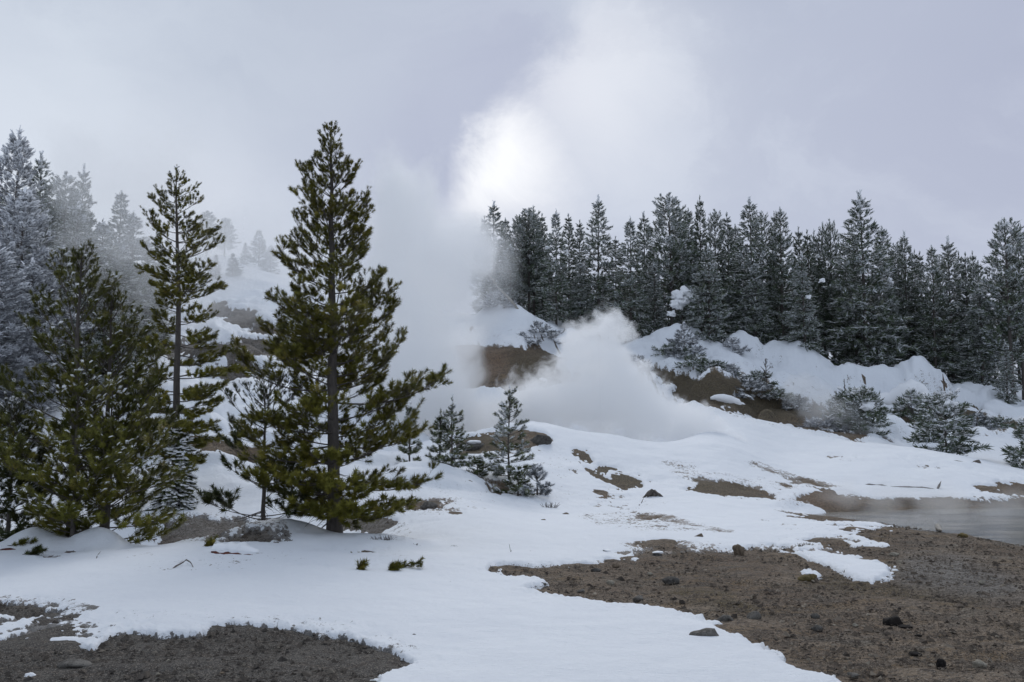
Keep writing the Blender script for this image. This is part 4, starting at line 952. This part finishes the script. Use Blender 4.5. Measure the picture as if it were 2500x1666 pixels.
GVt = np.stack([lx * ca - ly * sa + xx[:, None], lx * sa + ly * ca + yy[:, None], lz + zz[:, None] + .002], -1).reshape(-1, 3)
GFt = (octf[None] + (np.arange(n) * 6)[:, None, None]).reshape(-1, 3)
M_GRAV, t, b, _ = material('gravel'); tn = t.attr('tint'); dk_ = t.attr('dark')
cl = t.mix(t.mr(tn, 0, .5, smooth=False), (0.040, 0.033, 0.028), (0.125, 0.100, 0.078)); cl = t.mix(t.mr(tn, .6, .95), cl, (0.30, 0.26, 0.205))
t.put(b.inputs['Base Color'], t.mix(t.m('MULTIPLY', dk_, .5), cl, (0.06, 0.056, 0.052))); b.inputs['Roughness'].default_value = .9
g_ = link('gravel', mesh('gravel', GVt, GFt, M_GRAV, False, {'tint': np.repeat(rs.beta(1.8, 2.4, n), 6), 'dark': np.repeat(sample(darkm, *project(xx, yy, zz)), 6)}))
tag(g_, 'small pebbles strewn over the bare brown ground', None, None, 'stuff')

# ---- wood
def poly_world(pts, lift=.0):
    """pts: (u, v, lift above ground) -> world points on the ground"""
    out = []
    for p_ in pts:
        q = hit(p_[0], p_[1]); out.append((q[0], q[1], q[2] + lift + (p_[2] if len(p_) > 2 else 0)))
    return np.array(out)
def resample(Pp, n, jitter=0, seed=0):
    s_ = np.concatenate([[0], np.cumsum(np.linalg.norm(np.diff(Pp, axis=0), axis=1))]); q = np.linspace(0, s_[-1], n)
    out = np.stack([np.interp(q, s_, Pp[:, i]) for i in range(3)], 1)
    return out + np.random.RandomState(seed).normal(0, jitter, out.shape) if jitter else out
def tube_obj(name, Pw, r0, r1, mat, label, cat, n=10, jitter=.01, k=6, parent=None, group=None, knob=None):
    Q = resample(Pw, n, jitter, len(label or 'x')); o0 = Q[0].copy(); rr = np.linspace(r0, r1, n) * (1 + .15 * np.sin(np.arange(n) * 2.3))
    if knob is None: rr[0] = rr[-1] = .002
    if knob is not None: rr = np.interp(np.linspace(0, 1, n), np.linspace(0, 1, len(knob)), knob)
    v_, f_ = tubes((Q - (o0 if parent is None else 0))[None], rr[None], k)
    o = link(name, mesh(name, v_, f_, mat), parent, tuple(o0) if parent is None else None)
    if label: tag(o, label, cat, group)
    return o
def abs_pts(pts): return np.array([P(*p_) for p_ in pts])
tube_obj('fallen_twig', poly_world([(415,1399,.02),(440,1392,.10),(455,1386,.16),(468,1394,.10),(476,1400,.0)]), .016, .006, M_WOOD, 'forked dark twig arched on the shaded snow between the pines', 'twig', 8)
tube_obj('fallen_twig', poly_world([(484,1400,.02),(506,1401,.02)]), .012, .005, M_WOOD, 'short straight twig at the right end of the arched twig', 'twig', 5)
tube_obj('fallen_twig', poly_world([(232,1374,.0),(238,1364,.08),(245,1360,.12)]), .012, .006, M_WOOD, 'hooked twig standing in the snow under the left cluster', 'twig', 5)
tube_obj('fallen_pole', poly_world([(2105,1188,.05),(2180,1193,.05),(2240,1196,.05),(2292,1199,.05),(2298,1196,.35)]), .07, .05, M_WOOD, 'long thin fallen pole across the snow beyond the pool, its end upturned', 'log', 14, .02)
tube_obj('fallen_pole', poly_world([(2300,1128,.05),(2360,1135,.06),(2440,1142,.05),(2520,1150,.05)]), .09, .06, M_WOOD, 'dark fallen pole on the snow crest at the right edge', 'log', 14, .03)
tube_obj('fallen_stick', poly_world([(1558,1240,.0),(1566,1234,.08),(1573,1229,.22)]), .02, .012, M_WOOD, 'bent dark stick in the snow below the weathered stump', 'stick', 5)
tube_obj('bleached_log', poly_world([(2268,1284,.22),(2282,1293,.16),(2300,1304,.08)]), .10, .07, M_PWOOD, 'bleached frosted log end on the pool shore, left one', 'log', 7, .02)
tube_obj('bleached_log', poly_world([(2328,1294,.05),(2345,1296,.08),(2362,1302,.16),(2378,1308,.05)]), .07, .05, M_PWOOD, 'bleached snow-topped log on the pool shore, right one', 'log', 7, .02)
lg = tube_obj('leaning_dead_trunk', abs_pts([(1282,786,83),(1255,745,83),(1220,705,83),(1190,668,83)]), .16, .07, M_PWOOD, 'frosted dead trunk leaning left in front of the forest, partly in the steam', 'dead tree', 8, .04)
tube_obj('leaning_dead_trunk', abs_pts([(1905,938,84.5),(1925,905,84.5),(1932,893,84.5)]), .06, .04, M_WOOD, 'dark dead pole leaning right below the pale snow-draped conifer', 'dead tree', 6, .03)
tube_obj('leaning_dead_trunk', abs_pts([(1950,950,84),(1935,915,84),(1927,897,84)]), .07, .04, M_WOOD, 'dark dead pole leaning left, crossing the other one', 'dead tree', 6, .03)
tube_obj('leaning_dead_trunk', abs_pts([(1372,868,79),(1360,850,79),(1350,828,79)]), .08, .05, M_WOOD, 'dark broken pole slanting out of the snow beside the white puff', 'dead tree', 6, .03)
# snow-buried fallen log with litter under the pines
q0 = hit(560, 1362)
lg = tube_obj('fallen_log', poly_world([(512,1358,.04),(560,1362,.05),(618,1366,.04)]), .07, .05, M_RED, 'snow-buried fallen log with red-brown litter showing along its lower edge', 'log', 10, .02)
o0 = np.array(lg.location)
Q = resample(poly_world([(500,1352,.0),(530,1350,.06),(560,1351,.07),(595,1354,.05),(626,1359,.0)]) + np.array([0, .12, 0]), 14, .02, 4) - o0
v_, f_ = tubes(Q[None], np.interp(np.linspace(0, 1, 14), [0, .15, .4, .6, .8, .95, 1], [.02, .13, .12, .15, .13, .10, .02])[None], 10); link('snow_cap', mesh('snow_cap', v_, f_, M_LOAD), lg)
def sprig(u, v, wpx, label, n, mat, seed, hpx=20, name='fallen_sprig'):
    r = np.random.RandomState(seed); q = hit(u, v); w_ = wpx / FPX * q[1]; e = link(name, None, None, tuple(q)); tag(e, label, 'branch')
    x = np.linspace(-w_ / 2, w_ / 2, 8); Pp = np.stack([x, r.normal(0, .03, 8), .05 + .10 * np.linspace(0, 1, 8) + r.normal(0, .01, 8)], 1)
    K_ = 10; ii = r.randint(1, 7, K_); dd = np.stack([r.uniform(.3, 1, K_), r.uniform(-.8, .8, K_), r.uniform(-.2, .5, K_)], 1) * w_ * .16
    SPp = Pp[ii][:, None] + dd[:, None] * np.linspace(0, 1, 3)[None, :, None]
    bv2, bf2 = join([tubes(Pp[None], np.linspace(.012, .005, 8)[None], 4), tubes(SPp, np.full((K_, 3), .005), 3)])
    link('twigs', mesh('twigs', bv2, bf2, M_BARK), e)['kind'] = 'stuff'
    pos_ = np.concatenate([SPp[:, -1], SPp[:, 1], Pp[4:]]); pos_ = np.concatenate([pos_] * max(1, n // len(pos_))) ; pos_ = pos_ + r.normal(0, .02, pos_.shape)
    fv, ff = stamp(*T_NEAR, pos_, r.normal(0, .4, pos_.shape) + np.array([.8, 0, .25]), r.uniform(.7, 1.1, len(pos_)), r)
    o = link('needles', mesh('needles', fv, ff, mat, False, {'tint': np.repeat(r.rand(len(pos_)), len(T_NEAR[0]))}), e); o['kind'] = 'stuff'; return e
sprig(990, 1396, 78, 'green pine sprig sunk in the open snow right of the tallest pine', 30, M_PINE, 1)
sprig(955, 1402, 26, 'small detached tuft of needles left of the green sprig', 8, M_PINE, 2)
sprig(876, 1399, 16, 'single dark tuft of needles on the snow below the tallest pine', 6, M_PINE, 3)
sprig(508, 1342, 28, 'green needle tuft at the left end of the snow-buried log', 12, M_PINE, 4)
sprig(48, 1340, 62, 'green bough tip on red litter at the left edge', 26, M_YPINE, 5)
sprig(75, 1362, 40, 'broken bough tip on the snow in front of the left cluster', 14, M_DPINE, 6)
R(15,1348,70,M_RED,'patch of red-brown needle litter at the left edge',.2,.5,'needle_litter','needle litter',.3)

def stems(u, v, label, items, name='weed', cat='weed', mat=None):
    """items: (du, height_px, lean_px)"""
    q = hit(u, v); s_ = q[1] / FPX; n_ = 5; PP = []
    for du, hp, ln in items:
        tt = np.linspace(0, 1, n_); PP.append(np.stack([du * s_ + ln * s_ * tt ** 1.3, np.zeros(n_) + du * s_ * .3, hp * s_ * tt - .03], 1))
    PP = np.array(PP); v_, f_ = tubes(PP, np.full((len(items), n_), .0055) * (1.2 - .6 * np.linspace(0, 1, n_))[None] * (s_ / .0082) ** .8, 3)
    return tag(link(name, mesh(name, v_, f_, mat or M_TWIG), None, tuple(q)), label, cat)
rr_ = random.Random(3)
stems(1248,1356,'tall thin dry weed stalk alone on the snow above the gravel tongue',[(0,30,-5),(-6,8,-4),(-2,16,3)])
stems(1234,1354,'short slanting weed stalks left of the tall thin one',[(0,11,-8),(3,7,-4)])
stems(1283,1355,'curled dead weed right of the tall thin stalk',[(0,8,4),(5,10,8),(9,12,3),(-6,7,2)])
stems(1100,1432,'single upright straw in the open snow',[(0,15,-1)])
stems(1032,1433,'short upright straw left of the single upright one',[(0,8,0)])
stems(1020,1442,'slanting straw lying low in the open snow',[(0,5,-12)])
stems(1342,1245,'pale dry bush of thin twigs on the upper snow field',[(rr_.uniform(-14,14),rr_.uniform(8,20),rr_.uniform(-12,12)) for _ in range(34)],'dry_bush','bush')
stems(1052,1248,'dark twiggy bush by the grey rock under the snow lip',[(rr_.uniform(-34,34),rr_.uniform(4,14),rr_.uniform(-8,8)) for _ in range(60)],'dry_bush','bush')
stems(1010,1340,'sparse twigs poking out of the snow right of the tallest pine',[(rr_.uniform(-12,12),rr_.uniform(4,14),rr_.uniform(-8,8)) for _ in range(22)],'dry_bush','bush')
stems(1105,1342,'low grey twigs in a dent in the snow, mid field',[(rr_.uniform(-12,12),rr_.uniform(4,14),rr_.uniform(-8,8)) for _ in range(22)],'dry_bush','bush')
stems(930,1322,'brown twigs at the snow edge behind the tallest pine',[(rr_.uniform(-30,30),rr_.uniform(4,18),rr_.uniform(-9,9)) for _ in range(50)],'dry_bush','bush')
stems(315,1505,'few straws on the snow by the dark gravel, left',[(0,8,3),(4,6,5)])
stems(1962,1338,'tussock of dry grass at the head of the patchy snow',[(rr_.uniform(-20,20),rr_.uniform(5,15),rr_.uniform(-9,9)) for _ in range(90)],'grass_tussock','grass tussock',M_STRAW)
stems(2112,1374,'small dry tussock inside the patchy snow',[(rr_.uniform(-9,9),rr_.uniform(4,9),rr_.uniform(-5,5)) for _ in range(40)],'grass_tussock','grass tussock',M_STRAW)
stems(2075,1400,'brown tussock at the lower rim of the patchy snow',[(rr_.uniform(-16,16),rr_.uniform(4,12),rr_.uniform(-6,6)) for _ in range(60)],'grass_tussock','grass tussock',M_STRAW)
hm = R(1975,1412,56,M_STRAW,'mossy hummock with dabs of snow left of the patchy snow',.42,.6,'mossy_hummock','hummock',.42,cap=.45)
R(2270,1292,30,M_STRAW,'grassy hump under the left bleached log end',.5,.7,'mossy_hummock','hummock',.3)
R(2350,1308,26,M_STRAW,'grassy hump under the right bleached log',.5,.7,'mossy_hummock','hummock',.3)
# weathered stump with splayed roots
q = hit(1592, 1216); e = link('weathered_stump', None, None, tuple(q)); tag(e, 'dark weathered stump with splayed roots in the middle of the snow field', 'stump'); s_ = q[1] / FPX
link('stump_body', rock_mesh(77, 36 * s_, 26 * s_, 24 * s_, M_WOOD, .5, 3, .8), e, (2 * s_, 0, 4 * s_))
for i, (a, b_) in enumerate([((-3, 10), (-26, -2)), ((0, 18), (-14, -1)), ((6, 14), (21, -1)), ((8, 10), (24, 2)), ((-2, 16), (-20, 4))]):
    Pp = np.array([(a[0] * s_, -.1, a[1] * s_), ((a[0] + b_[0]) / 2 * s_, -.2, (a[1] + b_[1]) / 2 * s_ + 3 * s_), (b_[0] * s_, -.25, b_[1] * s_)])
    v_, f_ = tubes(resample(Pp, 6)[None], np.linspace(.07, .025, 6)[None], 5); link('root', mesh('root', v_, f_, M_WOOD), e)
R(1612,1218,14,M_CHAR,'charred piece on the snow at the right foot of the stump',.4,name='charred_lump',cat='charred wood')
R(2386,1132,26,M_WOOD,'small dark stub behind the rounded snow-speckled pine',.8,name='stub',cat='stump')

# bare dead saplings
def dead_sapling(u, vb, vt, Y, label, k_=26, spread=30):
    x, _ = to_xy(u, vb, Y); z = gz(x, Y); s_ = Y / FPX; H = height_to(u, vt, Y, z); e = link('dead_sapling', None, None, (float(x), Y, z)); tag(e, label, 'dead tree')
    v_, f_ = tubes(np.array([[(0, 0, -.2), (.05, 0, H * .5), (0, 0, H)]]), np.array([[.07, .05, .02]]), 5); link('trunk', mesh('trunk', v_, f_, M_WOOD), e)
    r = np.random.RandomState(int(u)); hh = r.uniform(.15, .95, k_) * H; ph = r.uniform(0, 6.28, k_); L = spread * s_ * (1.1 - hh / H) * r.uniform(.5, 1.1, k_)
    d_ = np.stack([np.cos(ph), np.sin(ph), r.uniform(.1, .7, k_)], 1) * L[:, None]; b0 = np.stack([np.zeros(k_), np.zeros(k_), hh], 1)
    v_, f_ = tubes(b0[:, None] + d_[:, None] * np.linspace(0, 1, 4)[None, :, None] + np.array([0, 0, .15]) * (np.linspace(0, 1, 4) ** 2)[None, :, None], np.full((k_, 4), .022), 3)
    link('twigs', mesh('twigs', v_, f_, M_WOOD), e)['kind'] = 'stuff'
dead_sapling(1872, 1002, 875, 74, 'bare grey dead sapling rising from the brown gully')
dead_sapling(2062, 960, 925, 76, 'thin bare sapling among the snow pillows above the gully', 12, 14)
dead_sapling(1888, 950, 850, 86, 'thin straight bare stem against the forest floor', 8, 12)

# big snow-buried log and clods
sn_ = tube_obj('snow_buried_log', abs_pts([(2050,1000,80),(2095,990,80),(2140,985,79.5),(2185,978,79),(2215,962,78.5),(2238,950,78.5),(2252,968,78),(2266,992,78)]), .5, .5, M_LOAD,
   'fallen log under a thick smooth roll of snow, a knob at its right end', 'log', 22, .05, 12, knob=[.15, .5, .62, .66, .72, .82, 1.0, .85, .7, .15])
tube_obj('snow_buried_log', abs_pts([(1905,988,77),(1935,972,77),(1965,968,77),(1975,978,77)]), .4, .3, M_LOAD, 'short roll of snow over a log above the brown gully', 'log', 12, .04, 10, knob=[.1, .4, .5, .5, .15])
tube_obj('snow_buried_log', abs_pts([(1735,972,71),(1765,972,71),(1800,985,71),(1830,1004,71)]), .3, .3, M_LOAD, 'snow-rolled log slanting down at the left end of the gully', 'log', 12, .04, 10, knob=[.1, .32, .4, .34, .3, .1])
trees_by = {o['label']: o for o in bpy.data.objects if 'label' in o}
def clods(key, spots, Y):
    par = [o for l_, o in trees_by.items() if key in l_][0]; mi = np.array
    for j, (u, v, w_) in enumerate(spots):
        q = Vector(P(u, v, Y)); wm = w_ / FPX * Y; me = rock_mesh(900 + int(u) + j, wm * 1.2, wm, wm * .8, M_LOAD, 1.1, 3, .5)
        o = link('snow_clod', me, par)
        loc = q - par.location; loc.rotate(par.rotation_euler.to_quaternion().inverted()); sc = par.scale
        o.location = (loc.x / sc[0], loc.y / sc[1], loc.z / sc[2]); o.scale = (1 / sc[0], 1 / sc[1], 1 / sc[2])
clods('bare straight trunk holding two', [(1337,604,11),(1379,612,9),(1383,620,9)], 87)
clods('large cap of clotted snow', [(1655,724,28),(1648,744,24),(1674,714,30),(1692,724,24),(1640,766,16),(1666,736,26)], 84.6)
clods('narrow tip behind the snow ball', [(1996,627,10)], 93)
clods('pale snow-draped conifer standing forward', [(2006,685,12),(1973,726,11)], 83.2)
clods('highest and widest spire', [(2172,684,11),(2178,690,9)], 87.5)
clods('young pine with a snow clump near its tip', [(2121,990,24),(2114,994,18)], 65)
clods('rounded snow-speckled young pine', [(2312,982,24),(2330,990,20),(2296,996,14)], 59.4)
HAZE = 0.0
# ================================================================== steam
def steam(name, label, blobs, dens, soft=.35, amp=.8, nscale=.55, warp=1.2, colour=(1.0, 1.0, 1.0), stretch=(1, 1, 1), fade=None, step=None):
    """blobs: (u, v, Y, r[, density factor])"""
    pts = [(P(b_[0], b_[1], b_[2]), b_[3], b_[4] if len(b_) > 4 else 1.0) for b_ in blobs]
    lo = np.min([p - r for p, r, _ in pts], 0) - (.6 + warp); hi = np.max([p + r for p, r, _ in pts], 0) + (.6 + warp)
    m_ = bpy.data.materials.new(name); m_.use_nodes = True; t = NT(m_.node_tree); t.n.clear()
    out = t.node('ShaderNodeOutputMaterial'); pv = t.node('ShaderNodeVolumePrincipled'); t.l.new(pv.outputs[0], out.inputs['Volume'])
    pv.inputs['Color'].default_value = (*colour, 1); pv.inputs['Anisotropy'].default_value = .1; pv.inputs['Density Attribute'].default_value = ''
    pos = t.node('ShaderNodeNewGeometry').outputs['Position']
    nz1 = t.noise(t.v('MULTIPLY', pos, stretch), nscale * .5, 2, .5, 0, out=1)
    pw = t.v('ADD', pos, t.v('SCALE', t.v('SUBTRACT', nz1, (.5, .5, .5)), None, warp * 2))
    nz2 = t.noise(t.v('MULTIPLY', pw, stretch), nscale, 6, .6, 0.0)
    f = None
    for p, r, k in pts:
        d_ = t.v('DISTANCE', pw, tuple(float(q) for q in p))
        g = t.m('MULTIPLY', t.m('SUBTRACT', 1.0, t.m('DIVIDE', d_, float(r))), float(k)) if k != 1.0 else t.m('SUBTRACT', 1.0, t.m('DIVIDE', d_, float(r)))
        f = g if f is None else t.m('MAXIMUM', f, g)
    f = t.m('ADD', f, t.m('MULTIPLY', t.m('SUBTRACT', nz2, .52), amp))
    ds = t.m('MULTIPLY', t.mr(f, 0.02, soft), dens)
    t.put(pv.inputs['Density'], ds)
    V = [(x, y, z) for x in (lo[0], hi[0]) for y in (lo[1], hi[1]) for z in (lo[2], hi[2])]
    F = [(0, 1, 3, 2), (4, 6, 7, 5), (0, 4, 5, 1), (2, 3, 7, 6), (0, 2, 6, 4), (1, 5, 7, 3)]
    if step: m_.cycles.volume_step_rate = step
    return tag(link(name, mesh(name, V, F, m_, False)), label, None, None, 'stuff')
steam('steam_plume', 'broad column of steam rising from behind the snow ridge and melting into the cloud', [
  (1010,1000,60,3.2),(900,960,62,2.6),(1060,930,61,3.0),(1000,850,61,4.2),(960,740,61,3.6),(1080,700,62,2.9),(1020,640,62,4.2),(1110,600,63,3.2,.9),(970,560,62,3.8,.75),(985,500,63,4.2,.5),
  (1160,1030,60,2.2),(1290,1025,59,2.2),(900,830,63,3.4,.9),(1060,870,61,2.2),(1130,830,62,1.7,.6),(1150,920,60,1.6,.7),(1110,1000,58,2.3),(1000,930,59,4.0)], .85, .5, 1.1, .6, 1.4, stretch=(1, 1, .7))
steam('steam_plume', 'bright rounded puff of steam in front of the forest, drifting down the slope to the right', [
  (1480,815,60,1.75),(1430,840,60,1.75),(1520,805,60,1.1),(1400,900,60,1.8),(1480,900,60,2.3),(1390,985,59,1.9),(1480,985,59,2.2),(1570,985,58,1.9),(1620,1010,57,1.7),(1690,1040,55,1.4),(1745,1068,54,1.1),(1795,1088,53,.8),(1560,1040,58,1.6),(1290,1000,59,2.2,.8),(1330,950,60,1.6,.7),(1540,930,59,1.8,.8)],
  1.25, .42, 1.7, 1.3, 1.1, step=.35)
steam('drifting_steam', 'thin steam veiling the left slope and the top of its trees', [
  (330,560,54,5.5),(250,470,54,4.0),(420,640,55,5.0),(200,390,55,3.5,.8),(350,420,56,4.5,.7),(480,700,58,4.0)], .10, .6, 1.3, .35, 2.0)
steam('drifting_steam', 'haze of steam in the hollow far behind the slim pine', [
  (540,700,92,9),(640,650,95,9),(600,560,98,8,.8),(460,620,96,8),(700,800,84,6),(610,800,76,3.5),(760,700,90,8)], .085, .7, .9, .2, 3.0)
steam('drifting_steam', 'wisps of steam crossing the brown cone and the left end of the forest', [
  (1120,820,67,2.2),(1200,640,78,3.4),(1180,760,76,3.0)], .14, .6, 1.3, .6, 1.5)
steam('drifting_steam', 'small wisp of steam above the dark gully on the right', [
  (2000,990,66,1.8),(1950,960,67,1.5),(2060,1020,66,1.5),(2100,1050,65,1.2)], .30, .6, 1.4, .8, 1.0)
steam('drifting_steam', 'low mist lying on the hot pool', [
  (2150,1225,40,1.3),(2300,1240,39,1.5),(2050,1215,41,1.1),(2450,1250,38,1.4),(2200,1190,43,1.0,.8)], .30, .7, 1.1, .7, .8, stretch=(.6, .6, 1.6))

# ------------------------------------------------------------------ the moist air itself
hz = mesh('haze', [(x, y, z) for x in (-420, 420) for y in (-60, 420) for z in (-3, 60)], [(0, 1, 3, 2), (4, 6, 7, 5), (0, 4, 5, 1), (2, 3, 7, 6), (0, 2, 6, 4), (1, 5, 7, 3)],
          bpy.data.materials.new('haze_air'), False)
hm_ = hz.materials[0]; hm_.use_nodes = True; t = NT(hm_.node_tree); t.n.clear(); out = t.node('ShaderNodeOutputMaterial'); pv = t.node('ShaderNodeVolumePrincipled'); t.l.new(pv.outputs[0], out.inputs['Volume'])
pv.inputs['Color'].default_value = (.93, .96, 1, 1); pv.inputs['Density'].default_value = HAZE; pv.inputs['Density Attribute'].default_value = ''
if HAZE > 0: tag(link('haze', hz), None, None, None, 'stuff')
